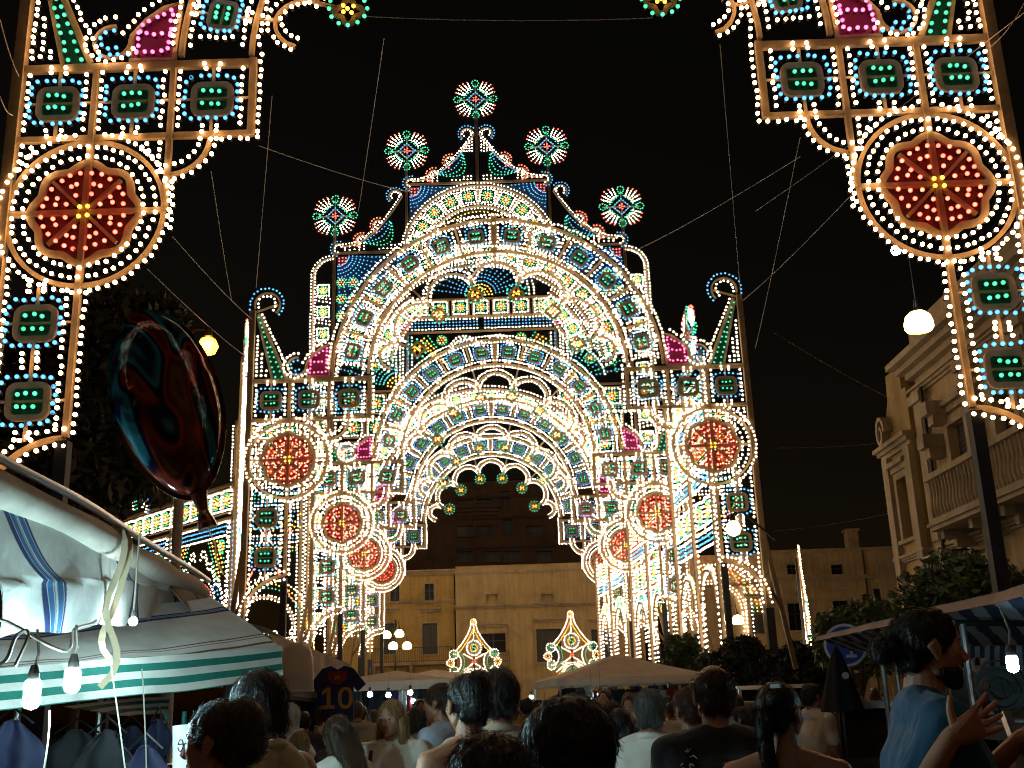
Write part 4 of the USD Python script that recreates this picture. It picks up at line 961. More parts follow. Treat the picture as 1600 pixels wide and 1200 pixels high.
for px, py, y, r, m, nm, lb in ((325, 541, 19, 0.19, 'sodium', 'sodium_lamp', 'fierce orange yellow street lamp beside the balloon'), (1400, 391, 16, 0.085, 'cold_small', 'hanging_bulb', 'small round white bulb at the rim of the right rosette'), (1146, 826, 27, 0.2, 'lamp_warm', 'street_lantern', 'glowing lamp crossing the right leg of the second arch between its medallions')):
    p = at(px, py, y); o = thing(nm, lb, 'street lamp', p)
    obj('bulb_glass', MB().lathe([(0.001, r), (r * 0.7, r * 0.7), (r, 0), (r * 0.7, -r * 0.7), (0.001, -r)], k=14).mesh(), m, o, True)
    obj('lamp_cap', MB().lathe([(0.001, r * 1.9), (r * 0.3, r * 1.8), (r * 0.4, r * 1.0), (0.001, r * 0.98)]).mesh(), 'iron', o)
    if nm == 'hanging_bulb': obj('cable', MB().tube([(0, 0, r * 1.8), (0, 0, 1.5)], 0.006).mesh(), 'iron', o)
    else: obj('arm', MB().tube([(0, 0, r * 1.8), (-0.3 if px < 800 else 0.3, 0.2, r * 2.2), (-1.4 if px < 800 else 1.2, 0.8, -0.2)], 0.03).mesh(), 'iron', o)
# plain post rising among the lights at the left
p = at(278, 820, 24); o = thing('metal_post', 'plain beige post in front of the left arcade of lights', 'post', (p[0], 24, 0))
obj('shaft', MB().tube([(0, 0, 0), (0, 0, at(279, 768, 24)[2])], 0.11, 10).mesh(), 'wood_grey', o); obj('collar', MB().lathe([(0.001, 0.06), (0.13, 0.05), (0.13, -0.05), (0.11, -0.06)], (0, 0, at(279, 768, 24)[2])).mesh(), 'wood_grey', o)
# wires
plain('wire', (0.30, 0.27, 0.22), 0.5)
def wire(pts, label, sag=0.06, r=0.006):
    P = [at(*q) for q in pts]
    out = []
    for a, b in zip(P[:-1], P[1:]):
        f = np.linspace(0, 1, 14)[:, None]
        out.append(a + (b - a) * f - np.array([0, 0, 1]) * 4 * sag * f * (1 - f))
    P = np.vstack(out)
    tag(obj('wire', MB().tube(P - P[0], r, 5).mesh(), 'wire'), label, 'wire', 'wires against the night sky')
    UsdGeom.Xformable(stage.GetPrimAtPath('/World/wire' + ('' if _used[('/World', 'wire')] == 1 else f"_{_used[('/World', 'wire')] - 1:03d}"))).AddTranslateOp().Set(Gf.Vec3d(*map(float, P[0])))
WL = ['wire from the left front leg down to the left shoulder of the facade', 'short wire hanging below the bracket of the left front leg', 'wire from the left front rosette down to the second arch', 'lower of two wires slanting past the sodium lamp', 'long steep wire from the left front leg to the left curl', 'steep wire in the sky left of the topmost light flowers', 'wire rising from the right facade shoulder to the right front bracket', 'near vertical wire from the right front star to the right curl', 'steep wire from the right front bracket down past the right curl', 'wire from the right curl up to the right front rosette', 'faint wire from the palazzo roof to the second arch', 'long faint wire slanting across the sky to the top right corner', 'level wire joining the two stars at the top of the photo', 'faint level wire above the chimney', 'faint level wire under the pendant dome lamp', 'short wire at the far left edge, lower one', 'short wire at the top right corner', 'short wire at the far left edge, upper one']
for W, q in zip(WL, ([(405, 228, 13.5), (640, 300, 29)], [(330, 268, 13.5), (362, 470, 26)], [(270, 370, 13.5), (395, 500, 29)], [(230, 420, 13.5), (388, 560, 28)], [(425, 150, 13.5), (400, 450, 29)], [(600, 60, 14), (560, 330, 40)],
          [(1000, 388, 29), (1250, 245, 13.5)], [(1125, 70, 13.5), (1158, 470, 29)], [(1250, 215, 13.5), (1180, 545, 29)], [(1160, 470, 29), (1330, 305, 13.5)], [(1395, 625, 30), (1210, 520, 29)], [(1600, 20, 12), (1180, 330, 24)],
          [(560, 25, 13.5), (1020, 28, 13.5)], [(1210, 830, 30), (1400, 800, 33)], [(1195, 700, 29), (1398, 690, 32)], [(0, 150, 11), (20, 180, 13)], [(1545, 75, 12), (1600, 5, 11)], [(0, 30, 11), (30, 120, 13)])):
    wire(q, W)
# ---------------------------------------------------------------- market stalls
def stripes(name, base, bands, axis, period=1.0, offset=0.0, translucent=0.35, rough=0.8):
    """Woven fabric with stripes along an object axis: bands = [(from, to, colour)] within the period."""
    ramp, pos = [(0.0, base)], 0.0
    for a, b, c in bands: ramp += [(a, base), (a + 0.003, c), (b, c), (b + 0.003, base)]
    nodes = {'t': ('texture_coordinate', {}), 'uv': ('uvmap', {'attribute': 'st'}), 's': ('separate_xyz', {}), 'a': ('math', {'math_type': 'multiply_add', 'value2': 1.0 / period, 'value3': offset}), 'f': ('math', {'math_type': 'fraction'}), 'r': ('rgb_ramp', {'ramp': ramp}),
             'n': ('noise_texture', {'scale': 3.0, 'detail': 7.0, 'roughness': 0.7}), 'nr': ('rgb_ramp', {'ramp': [(0.3, (0.72, 0.70, 0.66)), (0.65, (1, 1, 1))]}), 'm': ('mix_color', {'blend_type': 'multiply', 'fac': 1.0}),
             'nb': ('noise_texture', {'scale': 9.0, 'detail': 4.0}), 'b': ('bump', {'strength': 0.35, 'distance': 0.02}),
             'p': ('principled_bsdf', {'roughness': rough}), 'tr': ('translucent_bsdf', {}), 'x': ('mix_closure', {'fac': translucent})}
    M[name] = usdkit.material(stage, '/World/Looks/' + name, nodes, [('uv.UV' if axis in 'uv' else 't.object', 's.vector'), ('s.' + {'u': 'x', 'v': 'y'}.get(axis, axis), 'a.value1'), ('a.value', 'f.value1'), ('f.value', 'r.fac'), ('t.object', 'n.vector'), ('n.fac', 'nr.fac'), ('r.color', 'm.a'), ('nr.color', 'm.b'), ('m.result', 'p.base_color'), ('m.result', 'tr.color'), ('t.object', 'nb.vector'), ('nb.fac', 'b.height'), ('b.normal', 'p.normal'), ('p.BSDF', 'x.closure1'), ('tr.BSDF', 'x.closure2')], surface='x.closure')
CAN = (0.66, 0.66, 0.63)
BLUE, BLD, WHT = (0.03, 0.15, 0.34), (0.015, 0.04, 0.16), (0.55, 0.6, 0.62)
stripes('canvas_blue', CAN, [(0.30, 0.335, BLD), (0.335, 0.372, BLUE), (0.372, 0.378, BLD), (0.382, 0.386, WHT), (0.39, 0.43, BLUE), (0.43, 0.45, BLD)], 'u', 0.31, 0.0)
stripes('canvas_across', CAN, [(0.20, 0.225, BLD), (0.23, 0.25, BLUE), (0.255, 0.29, BLD), (0.75, 0.765, (0.16, 0.09, 0.03)), (0.79, 0.80, (0.2, 0.12, 0.05)), (0.88, 0.91, (0.13, 0.08, 0.035))], 'v', 1.0, 0.0)
stripes('canvas_green', (0.50, 0.50, 0.46), [(0.0, 0.5, (0.0, 0.13, 0.10))], 'v', 0.40, 0.55)
stripes('canvas_valance', (0.42, 0.37, 0.31), [(0.2, 0.25, (0.05, 0.07, 0.14)), (0.28, 0.31, (0.08, 0.1, 0.17))], 'u', 0.22)
stripes('canvas_olive', (0.33, 0.29, 0.22), [(0.0, 0.45, (0.06, 0.06, 0.035))], 'v', 0.45, 0.1)
stripes('canvas_right', (0.40, 0.42, 0.46), [(0.0, 0.5, (0.045, 0.05, 0.12))], 'u', 0.075, 0.05)
plain('canvas_beige', (0.62, 0.49, 0.35), 0.8, var=0.18, scale=2.5, bump=0.25, bscale=6)
plain('roll_fabric', (0.38, 0.33, 0.27), 0.75, var=0.22, scale=3, bump=0.3, bscale=12)
plain('awning_brown', (0.16, 0.06, 0.035), 0.6, var=0.3)
plain('strap', (0.36, 0.27, 0.17), 0.8)
plain('navy', (0.008, 0.010, 0.035), 0.8, var=0.4); plain('indigo', (0.014, 0.015, 0.085), 0.75, var=0.3); plain('crimson', (0.22, 0.015, 0.02), 0.75, var=0.3); plain('charcoal', (0.011, 0.011, 0.012), 0.8, var=0.4); plain('gold_cloth', (0.5, 0.26, 0.03), 0.7, var=0.2); plain('goods_white', (0.55, 0.55, 0.53), 0.8, var=0.2); plain('goods_green', (0.015, 0.04, 0.025), 0.8, var=0.3); plain('teal_metal', (0.02, 0.16, 0.15), 0.4, 0.3); plain('paper', (0.62, 0.66, 0.7), 0.8)
M['clear_plastic'] = usdkit.material(stage, '/World/Looks/clear_plastic', {'n': ('noise_texture', {'scale': 18.0, 'detail': 4.0}), 'b': ('bump', {'strength': 0.8, 'distance': 0.02}), 'd': ('principled_bsdf', {'base_color': (0.62, 0.58, 0.52), 'roughness': 0.25}), 't': ('transparent_bsdf', {'color': (0.9, 0.88, 0.84)}), 'x': ('mix_closure', {'fac': 0.55})}, [('n.fac', 'b.height'), ('b.normal', 'd.normal'), ('t.BSDF', 'x.closure1'), ('d.BSDF', 'x.closure2')], surface='x.closure')

def sheet(corners, n=18, m=14, wrinkle=0.02, sag=0.0, seed=0, scale=2.5, origin=None):
    """Cloth spanning four points a-b (top), d-c (bottom) with folds; returns points relative to origin."""
    a, b, c, d = [np.asarray(q, float) for q in corners]
    f, g = np.meshgrid(np.linspace(0, 1, n), np.linspace(0, 1, m), indexing='ij')
    f, g = f[..., None], g[..., None]
    P = (a * (1 - f) + b * f) * (1 - g) + (d * (1 - f) + c * f) * g
    nn = np.cross(b - a, d - a); nn /= np.linalg.norm(nn)
    P = P + nn * ((meshkit.fbm(P * scale, 3, seed) - 0.5) * 2 * wrinkle)[..., None]
    P = P - np.array([0, 0, 1.0]) * sag * (4 * f * (1 - f))
    return P - (a if origin is None else np.asarray(origin, float))
def canvas(name, P, m, parent):
    n, k = P.shape[:2]
    F, G = np.meshgrid(np.linspace(0, 1, n), np.linspace(0, 1, k), indexing='ij')
    uv = np.stack([F.ravel(), G.ravel()], 1)
    return obj(name, MB().cloth(P).mesh(), m, parent, True, uv=np.vstack([uv, uv]))
def sheet_thing(name, label, cat, corners, m, parent=None, **kw):
    a = np.asarray(corners[0], float)
    if parent is None:
        o = thing(name, label, cat, a); obj('fabric', MB().cloth(sheet(corners, **kw)).mesh(), m, o, True); return o

# left stall: awning with rolled front edge
S = thing('market_stall', 'market stall with white blue striped canvas and rolled front at left', 'market stall', (-2.2, 4.0, 0))
so = np.array([-2.2, 4.0, 0])
rp = np.array([at(-90, 718, 3.3), at(0, 766, 3.7), at(90, 806, 4.2), at(180, 855, 5.0), at(250, 892, 6.0), at(316, 928, 7.4)])
def smooth_path(p, n=40):
    s = np.r_[0, np.cumsum(np.linalg.norm(np.diff(p, axis=0), axis=1))]; q = np.linspace(0, s[-1], n)
    from scipy.interpolate import CubicSpline
    return CubicSpline(s, p)(q)
RP = smooth_path(rp)
rad = 0.062 + 0.010 * np.sin(np.linspace(0, 23, len(RP))) * np.linspace(.4, 1, len(RP))
obj('rolled_edge', MB().tube(RP - so, rad, 14).mesh(), 'roll_fabric', S, True)
obj('edge_rail', MB().tube(RP - so + np.array([0.04, 0.0, 0.085]), 0.017, 8).mesh(), 'steel', S, True)
# inner canvas: slopes from the roll to a fold, then hangs; its woven stripes run down it
rows = []
RPX = np.array([project(q) for q in RP])
for k, p in enumerate(RP):
    tx_, ty_ = RPX[k]; f = k / (len(RP) - 1)
    fx = tx_ + np.interp(tx_, [-90, 15, 172, 300], [88, 70, 31, 4]); fy = np.interp(fx, [-60, 80, 200, 310], [912, 908, 906, 925])
    bx, by = fx - 3, np.interp(fx, [-60, 80, 200, 310], [1003, 988, 974, 948])
    A_, B_, C_ = p + np.array([0.0, 0.03, -0.05]), at(fx, fy, p[1] + 0.42), at(bx, by, p[1] + 0.46)
    col = [A_ + (B_ - A_) * g + np.array([0, 0, -0.035 * math.sin(PI * g)]) for g in np.linspace(0, 0.96, 10)]
    col += [B_ + (C_ - B_) * g + np.array([0.012 * math.sin(50 * f + 3 * g), 0.012 * math.cos(37 * f), 0.01 * math.sin(31 * f) * g]) for g in np.linspace(0.05, 1, 10)]
    rows.append(col)
canvas('canvas', np.array(rows) - so, 'canvas_blue', S)
for u, ln in ((0.40, 0.62), (0.43, 0.5)):
    p = RP[int(u * 39)]
    pts = [p + np.array([0.02, 0.0, 0.085]), p + np.array([0.075, -0.02, 0.02]), p + np.array([0.06, -0.03, -0.15]), p + np.array([0.02, -0.03, -0.3]), p + np.array([0.05 if u < .42 else -0.02, -0.02, -0.4]), p + np.array([0.02, -0.02, -ln])]
    mb = MB(); q = smooth_path(np.array(pts), 16)
    for a_, b_ in zip(q[:-1], q[1:]): mb.bar(a_ - so, b_ - so + (b_ - a_) * 0.1, 0.028, 0.004, (0.5, -1, 0.2))
    obj('strap', mb.mesh(), 'strap', S)
# posts of the frame
for p in (RP[6], RP[22], RP[38]):
    obj('pole', MB().tube([(p[0] - 0.72, p[1] + 0.3, 0), (p[0] - 0.72, p[1] + 0.3, p[2] - 0.3)] - so, 0.02, 8).mesh(), 'steel', S)
# cross canvases: white with blue and brown stripes, then green and white
def px_sheet(q, **kw): return sheet([at(*c) for c in q], origin=so, **kw)
canvas('side_canvas', px_sheet([(-60, 985, 5.3), (330, 935, 6.5), (438, 1018, 6.05), (-60, 1074, 4.65)], n=40, m=22, wrinkle=0.035, seed=3, scale=1.6), 'canvas_across', S)
canvas('side_canvas', px_sheet([(-60, 1050, 4.6), (440, 1008, 6.0), (442, 1058, 5.9), (-60, 1118, 4.5)], n=44, m=20, wrinkle=0.045, seed=5, scale=1.3), 'canvas_green', S)
canvas('side_canvas', px_sheet([(100, 1104, 6.0), (265, 1088, 6.6), (262, 1112, 6.7), (205, 1120, 6.1)], n=12, m=12, wrinkle=0.03, seed=6), 'canvas_green', S)
# corner valance with diagonal stripes
canvas('valance', px_sheet([(250, 898, 6.3), (426, 996, 7.4), (418, 1026, 7.3), (298, 958, 6.2)], n=26, m=10, wrinkle=0.03, seed=8), 'canvas_valance', S)
# second stall down the row
S2 = thing('market_stall', 'second stall of the left row with olive striped side and plastic tied to its corner', 'market stall', (-2.4, 11.0, 0))
so2 = np.array([-2.4, 11.0, 0])
def px2(q, **kw): return sheet([at(*c) for c in q], origin=so2, **kw)
obj('roof_canvas', MB().cloth(px2([(300, 945, 13.5), (418, 985, 11.0), (545, 1040, 15.0), (455, 1005, 17)], n=16, m=10, wrinkle=0.04, seed=11)).mesh(), 'canvas_beige', S2, True)
obj('roof_edge', MB().cloth(px2([(424, 990, 10.6), (548, 1038, 14.6), (546, 1076, 14.6), (424, 1046, 10.6)], n=20, m=8, wrinkle=0.05, seed=12)).mesh(), 'canvas_beige', S2, True)
canvas('side_canvas', px2([(430, 1042, 10.9), (542, 1070, 14.9), (537, 1100, 14.9), (430, 1092, 10.9)], n=20, m=14, wrinkle=0.03, seed=13), 'canvas_olive', S2)
for q in ((436, 1040, 11), (548, 1056, 15)):
    p = at(*q); obj('pole', MB().tube([(p[0], p[1], 0) - so2, p - so2], 0.025, 8).mesh(), 'iron', S2)
p = at(464, 1042, 9.6); pt = at(464, 1004, 9.6)
o = thing('plastic_sheath', 'clear plastic sheath hanging from the stall corner', 'plastic bag', p)
hh = pt[2] - p[2]
obj('film', MB().lathe([(0.001, hh), (0.10, hh * 0.97), (0.125, hh * 0.6), (0.14, 0), (0.15, -hh * 0.9), (0.155, -hh * 0.98)], k=18).mesh(), 'clear_plastic', o, True)
obj('hem', MB().lathe([(0.152, -hh * 0.98), (0.16, -hh), (0.15, -hh * 1.02), (0.146, -hh)], k=18).mesh(), 'goods_white', o)

# football shirt with number
p = at(527, 1082, 12.0)
o = thing('football_shirt', 'blue football shirt with crest and yellow number 10 hanging from the stall', 'shirt', p, scale=0.8)
sh = Polygon([(-0.2, -0.36), (0.2, -0.36), (0.2, 0.1), (0.27, 0.02), (0.36, 0.1), (0.2, 0.3), (0.09, 0.33), (0, 0.28), (-0.09, 0.33), (-0.2, 0.3), (-0.36, 0.1), (-0.27, 0.02), (-0.2, 0.1)]).buffer(0.012)
def plate(poly, t=0.05):
    w = trimesh.creation.extrude_polygon(poly, t, engine='earcut'); v = np.array(w.vertices)[:, [0, 2, 1]]
    return v, np.array(w.faces)[:, ::-1]
obj('cloth', plate(sh), 'indigo', o)
tx = meshkit.text_mesh('10', 0.26, 0.004, True); v = np.array(tx.vertices); v[:, 0] -= (v[:, 0].max() + v[:, 0].min()) / 2
obj('number', (np.stack([v[:, 0], -0.006 - 0.0 * v[:, 2] + v[:, 2] * 0 - v[:, 2], v[:, 1] - 0.2], 1), np.array(tx.faces)), 'gold_cloth', o)
v2, f2 = plate(Polygon([(-0.13, 0.27), (0.13, 0.27), (0.12, 0.16), (0, 0.09), (-0.12, 0.16)]), 0.004); v2[:, 1] -= 0.006
obj('crest', (v2, f2), 'crimson', o)
tx = meshkit.text_mesh('m', 0.06, 0.003, True); v = np.array(tx.vertices); v[:, 0] -= (v[:, 0].max() + v[:, 0].min()) / 2
obj('crest_letter', (np.stack([v[:, 0], -0.007 - v[:, 2], v[:, 1] + 0.17], 1), np.array(tx.faces)), 'gold_cloth', o)

# cold tube lamps
def tube_lamp(name, label, px, py, y, r, h, cable=0.6, m='cold_tube'):
    p = at(px, py, y); o = thing(name, label, 'lamp', p)
    obj('tube', MB().lathe([(0.001, -h / 2), (r * 0.75, -h / 2 + r * 0.25), (r, -h / 2 + r * 0.8), (r, h / 2 - r * 0.5), (r * 0.8, h / 2), (0.001, h / 2)], k=14).mesh(), m, o, True)
    obj('lamp_holder', MB().lathe([(0.001, h / 2 + r * 1.9), (r * 0.4, h / 2 + r * 1.8), (r * 0.7, h / 2 + r * 0.8), (r * 0.75, h / 2 + 0.001), (0.001, h / 2 + 0.0005)], k=10).mesh(), 'socket', o)
    obj('cable', MB().tube([(0, 0, h / 2 + r * 1.7), (0.01, 0, h / 2 + cable * 0.5), (-0.01, 0.02, h / 2 + cable)], 0.005, 5).mesh(), 'wire', o)
    return o
tube_lamp('tube_lamp', 'lower left cold white tube lamp hanging under the blue striped stall', 50, 1086, 3.6, 0.026, 0.092, 0.16)
tube_lamp('tube_lamp', 'second cold white tube lamp, hanging to the right and higher under the blue striped stall', 113, 1064, 4.2, 0.029, 0.092, 0.16)
tube_lamp('tube_lamp', 'cold white tube lamp under the striped awning at the right edge', 1582, 1038, 5.0, 0.026, 0.075, 0.22, 'cold_tube_dim')
def spot_bulb(px, py, y, r, label, m='cold_small'):
    p = at(px, py, y); o = thing('stall_bulb', label, 'light bulb', p, 0, 'bulbs over the market stalls')
    obj('bulb_glass', balls([(0, 0, 0)], r, ICO1), m, o, True); obj('lamp_holder', MB().lathe([(0.001, r * 2.6), (r * 0.5, r * 2.4), (r * 0.6, r * 0.85), (0.001, r * 0.8)], k=8).mesh(), 'socket', o)
    obj('cable', MB().tube([(0, 0, r * 2.4), (0, 0.01, r * 2.4 + 0.35)], 0.005, 5).mesh(), 'wire', o)
spot_bulb(208, 971, 5.0, 0.02, 'small bright bulb at the foot of the second blue stripe', 'cold_bright')
for px, py, y, lb in ((578, 1085, 20, 'small cold bulb under the beige canopy, leftmost of its row of three'), (607, 1086, 20, 'small cold bulb in the middle of the row of three under the beige canopy'), (641, 1082, 20, 'brightest cold bulb, highest under the right end of the beige canopy'), (646, 1095, 22, 'small cold bulb just below the brightest one of the beige canopy'), (564, 1107, 18, 'small cold bulb low beside the brunette woman'), (452, 1117, 14, 'small cold bulb left of the white haired man'), (495, 1115, 15, 'small cold bulb right of the white haired man'), (804, 1088, 26, 'small cold bulb just right of the man in beige'), (830, 1089, 26, 'small cold bulb between the man in beige and the pointed canopy'), (925, 1094, 18, 'large cold bulb under the pointed beige canopy'), (938, 1085, 18, 'smaller cold bulb up right of the large one under the pointed canopy'), (939, 1108, 22, 'tiny cold bulb lowest under the pointed canopy'), (1080, 1076, 24, 'tiny white bulb left of the bald head')):
    spot_bulb(px, py, y, 0.05 if y > 16 else 0.035, lb)
# cables slung under the left stall
def cable(label, pts, r=0.006, m='wire'):
    P = smooth_path(np.array([at(*q) for q in pts]), 24)
    o = thing('cable', label, 'cable', P[0]); obj('strand', MB().tube(P - P[0], r, 5).mesh(), m, o)
cable('white cable running to the two tube lamps at left', [(-10, 966, 3.6), (45, 990, 3.6), (56, 997, 3.6), (115, 985, 4.2), (132, 977, 4.4), (150, 970, 4.6)])
cable('looping grey cable beside the lower tube lamp', [(-5, 1040, 3.5), (15, 1020, 3.5), (30, 990, 3.5), (42, 985, 3.5), (38, 1010, 3.5), (25, 1040, 3.5)])
cable('thin guy rope before the dark stall goods, left of the teal frame', [(172, 1030, 4.6), (185, 1120, 4.6), (196, 1205, 4.6)], 0.0032)
cable('thin guy rope hanging beside the green striped canvas', [(222, 1045, 4.9), (226, 1120, 4.9), (229, 1205, 4.9)], 0.0032)
cable('pale cord hanging below the lower tube lamp', [(78, 1110, 3.7), (75, 1160, 3.7), (68, 1205, 3.7)], 0.0032)

# goods in the left stall
rails = thing('goods_rack', 'teal metal rack of bags at the back of the blue striped stall', 'rack', at(298, 1150, 6.2) * [1, 1, 0])
for dx in (-0.16, -0.06, 0.04, 0.14): obj('upright', MB().tube([(dx, 0.02 * dx, 0.2), (dx + 0.02, 0, 1.62)], 0.014, 7).mesh(), 'teal_metal', rails)
for z in (0.9, 1.33): obj('shelf', MB().box((-0.55, -0.1, z), (0.3, 0.12, z + 0.02)).mesh(), 'steel', rails)
def garment_near(px, py, y, w, h, m, label):
    p = at(px, py, y); o = thing('hanging_garment', label, 'garment', p, rng.uniform(-0.3, 0.3))
    F, G = np.meshgrid(np.linspace(-1, 1, 22), np.linspace(0, 1, 18), indexing='ij')
    P = np.stack([F * w / 2 * (0.35 + 0.65 * np.minimum(1, G * 5)), 0.035 * np.sin(6 * F + 3 * G + px) * (0.3 + G), -G * h - 0.04 * np.abs(F) ** 2 * (1 - G)], -1)
    P[..., 1] += (meshkit.fbm(P * 9 + px, 3) - 0.5) * 0.06
    obj('cloth', MB().cloth(P, 0.012).mesh(), m, o, True); obj('hanger', MB().tube([(-w * 0.3, 0, -0.02), (0, 0, 0.05), (w * 0.3, 0, -0.02)], 0.006, 5).mesh(), 'iron', o)
for px, py, y, w, h, m, l in ((228, 1150, 5.2, .3, .5, 'navy', 'dark blue garment hanging between the two guy ropes'), (168, 1125, 5.3, .34, .6, 'charcoal', 'black garment hanging left of the guy ropes'), (248, 1108, 5.9, .16, .3, 'navy', 'blue garment high under the green striped canvas'), (20, 1110, 5.0, .3, .5, 'navy', 'navy garment behind the lower tube lamp'), (120, 1125, 5.8, .4, .5, 'charcoal', 'dark garment behind the higher tube lamp'), (205, 1120, 6.0, .25, .5, 'navy', 'navy garment in the gloom behind the black one')):
    garment_near(px, py + 14, y, w, h, m, l)
p = at(292, 1178, 5.0); o = thing('rolled_mat', 'pale rolled mat leaning in the stall beside the blurred woman', 'roll', p); obj('roll', MB().tube([(0, 0, -0.3), (-0.03, 0.02, 0.12)], 0.045, 12).mesh(), 'goods_white', o, True); obj('band', MB().tube([(-0.002, 0, -0.1), (-0.006, 0, -0.07)], 0.047, 12).mesh(), 'teal_metal', o)

# far canopies
def canopy(label, px, y, w, d, peak_py, eave_py, skirt, m, rz=0.0):
    p = at(px, eave_py, y); h = at(px, peak_py, y)[2]
    o = thing('stall_canopy', label, 'canopy', (p[0], y, 0), rz)
    mb = MB(); n = 14
    e = p[2]
    for sgn in range(4):
        a = sgn * PI / 2; ca, sa = math.cos(a), math.sin(a)
        f, g = np.meshgrid(np.linspace(-1, 1, n), np.linspace(0.02, 1, 8), indexing='ij')
        X, Yy = f * g * w / 2, g * d / 2
        if sgn % 2: X, Yy = f * g * d / 2, g * w / 2
        Z = e + (h - e) * (1 - g) ** 1.12 - 0.05 * np.sin(PI * (f + 1) / 2) * g
        P = np.stack([X * ca - Yy * sa, X * sa + Yy * ca, Z], -1)
        mb.cloth(P, 0.006)
    obj('roof', mb.mesh(), m, o, 50)
    mb = MB()
    for (x0, y0, x1, y1) in ((-1, -1, 1, -1), (1, -1, 1, 1), (1, 1, -1, 1), (-1, 1, -1, -1)):
        mb.cloth(sheet([(x0 * w / 2, y0 * d / 2, e), (x1 * w / 2, y1 * d / 2, e), (x1 * w / 2 * 1.01, y1 * d / 2 * 1.01, e - skirt), (x0 * w / 2 * 1.01, y0 * d / 2 * 1.01, e - skirt)], 16, 5, 0.05, origin=(0, 0, 0), seed=int(px)), 0.006)
    obj('valance', mb.mesh(), m, o, True)
    for sx in (-1, 1):
        for sy in (-1, 1): obj('pole', MB().tube([(sx * w * 0.485, sy * d * 0.485, 0), (sx * w * 0.485, sy * d * 0.485, e)], 0.025, 6).mesh(), 'steel', o)
canopy('pale beige canopy with a pointed roof before the dazzling right wall of lights', 965, 22, 2.9, 2.9, 1022, 1060, 0.13, 'canvas_beige', 0.15)
canopy('beige canopy with long white valance behind the blonde woman', 620, 23, 2.7, 2.6, 1048, 1066, 0.17, 'canvas_beige', -0.1)
canopy('dim pale canopy farther back, right of the four globe lamps', 680, 33, 3.2, 2.6, 1046, 1062, 0.15, 'canvas_beige', 0.2)
# garments hanging under the canopies
def garment(px, py, y, w, h, m, label):
    cl = {'navy': 'navy blue', 'charcoal': 'black', 'indigo': 'dark indigo', 'goods_white': 'white', 'crimson': 'dark red', 'goods_green': 'dark green'}[m]; st = 'under the pointed canopy' if px > 800 else ('under the long white valance' if px > 540 else 'beside the football shirt')
    p = at(px, py, y); o = thing('hanging_garment', f'{cl} garment hanging {st}', 'garment', p, rng.uniform(-0.5, 0.5), f'{cl} garments {st}')
    n = 9; f = np.linspace(-1, 1, n); g = np.linspace(0, 1, 7)
    F, G = np.meshgrid(f, g, indexing='ij')
    P = np.stack([F * w / 2 * (0.55 + 0.45 * G ** 0.5), 0.03 * np.sin(7 * F + 2 * G) * (0.4 + G), -G * h], -1)
    obj('cloth', MB().cloth(P, 0.015).mesh(), m, o, True); obj('hanger', MB().tube([(-w * 0.25, 0, -0.02), (0, 0, 0.06), (w * 0.25, 0, -0.02)], 0.008, 5).mesh(), 'iron', o)
k = 0
for px in list(range(880, 1075, 13)) + list(range(545, 700, 14)) + [470, 484, 500, 515]:
    y = 21.5 if px > 800 else (22 if px > 540 else 13)
    garment(px, 1074 + rng.uniform(-3, 6), y, rng.uniform(0.2, 0.34), rng.uniform(0.35, 0.6), ['navy', 'charcoal', 'indigo', 'goods_white', 'crimson', 'charcoal', 'navy', 'goods_green', 'charcoal'][k % 9], 'garment on a hanger in the row under a far market canopy'); k += 1

# right stall
R_ = thing('market_stall', 'stall under a blue white striped awning at right, behind the man in blue', 'market stall', (3.0, 6.0, 0)); so3 = np.array([3.0, 6.0, 0])
def px3(q, **kw): return sheet([at(*c) for c in q], origin=so3, **kw)
canvas('awning', px3([(1283, 999, 9.5), (1640, 918, 4.6), (1700, 1010, 6.5), (1340, 1020, 12)], n=60, m=16, wrinkle=0.03, seed=21), 'canvas_right', R_)
canvas('back_canvas', px3([(1470, 1012, 7.6), (1700, 1004, 6.4), (1700, 1052, 6.5), (1470, 1042, 7.7)], n=40, m=10, wrinkle=0.05, seed=22), 'canvas_right', R_)
obj('front_edge', MB().cloth(px3([(1276, 994, 9.4), (1645, 903, 4.55), (1648, 922, 4.5), (1276, 1001, 9.4)], n=34, m=5, wrinkle=0.025, seed=23)).mesh(), 'awning_brown', R_, True)
for q in ((1375, 1008, 7.6), (1503, 975, 5.9), (1393, 985, 8.5)):
    p = at(*q); obj('pole', MB().tube([(p[0], p[1], 0) - so3, p - so3], 0.019, 8).mesh(), 'steel', R_)
obj('cross_bar', MB().tube([at(1490, 973, 5.9) - so3, at(1660, 975, 5.9) - so3], 0.016, 8).mesh(), 'iron', R_)
cx = at(1575, 1125, 5.0)[0]; cz = at(1575, 1128, 5.0)[2]; obj('counter', MB().box(np.array([cx, 4.7, cz - 0.08]) - so3, np.array([cx + 1.2, 5.6, cz]) - so3).box(np.array([cx + 0.05, 4.75, 0]) - so3, np.array([cx + 0.12, 4.82, cz - 0.08]) - so3).box(np.array([cx + 0.05, 5.45, 0]) - so3, np.array([cx + 0.12, 5.52, cz - 0.08]) - so3).mesh(), 'charcoal', R_); obj('counter_rail', MB().bar(at(1571, 1115, 4.2) - so3, at(1590, 1165, 4.1) - so3, 0.03, 0.03).mesh(), 'steel', R_)
def card(label, pts, y):
    P = [at(a, b, y) for a, b in pts]; c = np.mean(P, 0); o = thing('paper_card', label, 'card', c)
    q = [tuple((p - c)[[0, 2]]) for p in P]; obj('sheet', plate(Polygon(q), 0.004), 'paper', o); obj('clip', MB().box((-0.008, -0.012, 0.0), (0.008, 0.01, 0.03)).mesh(), 'iron', o)
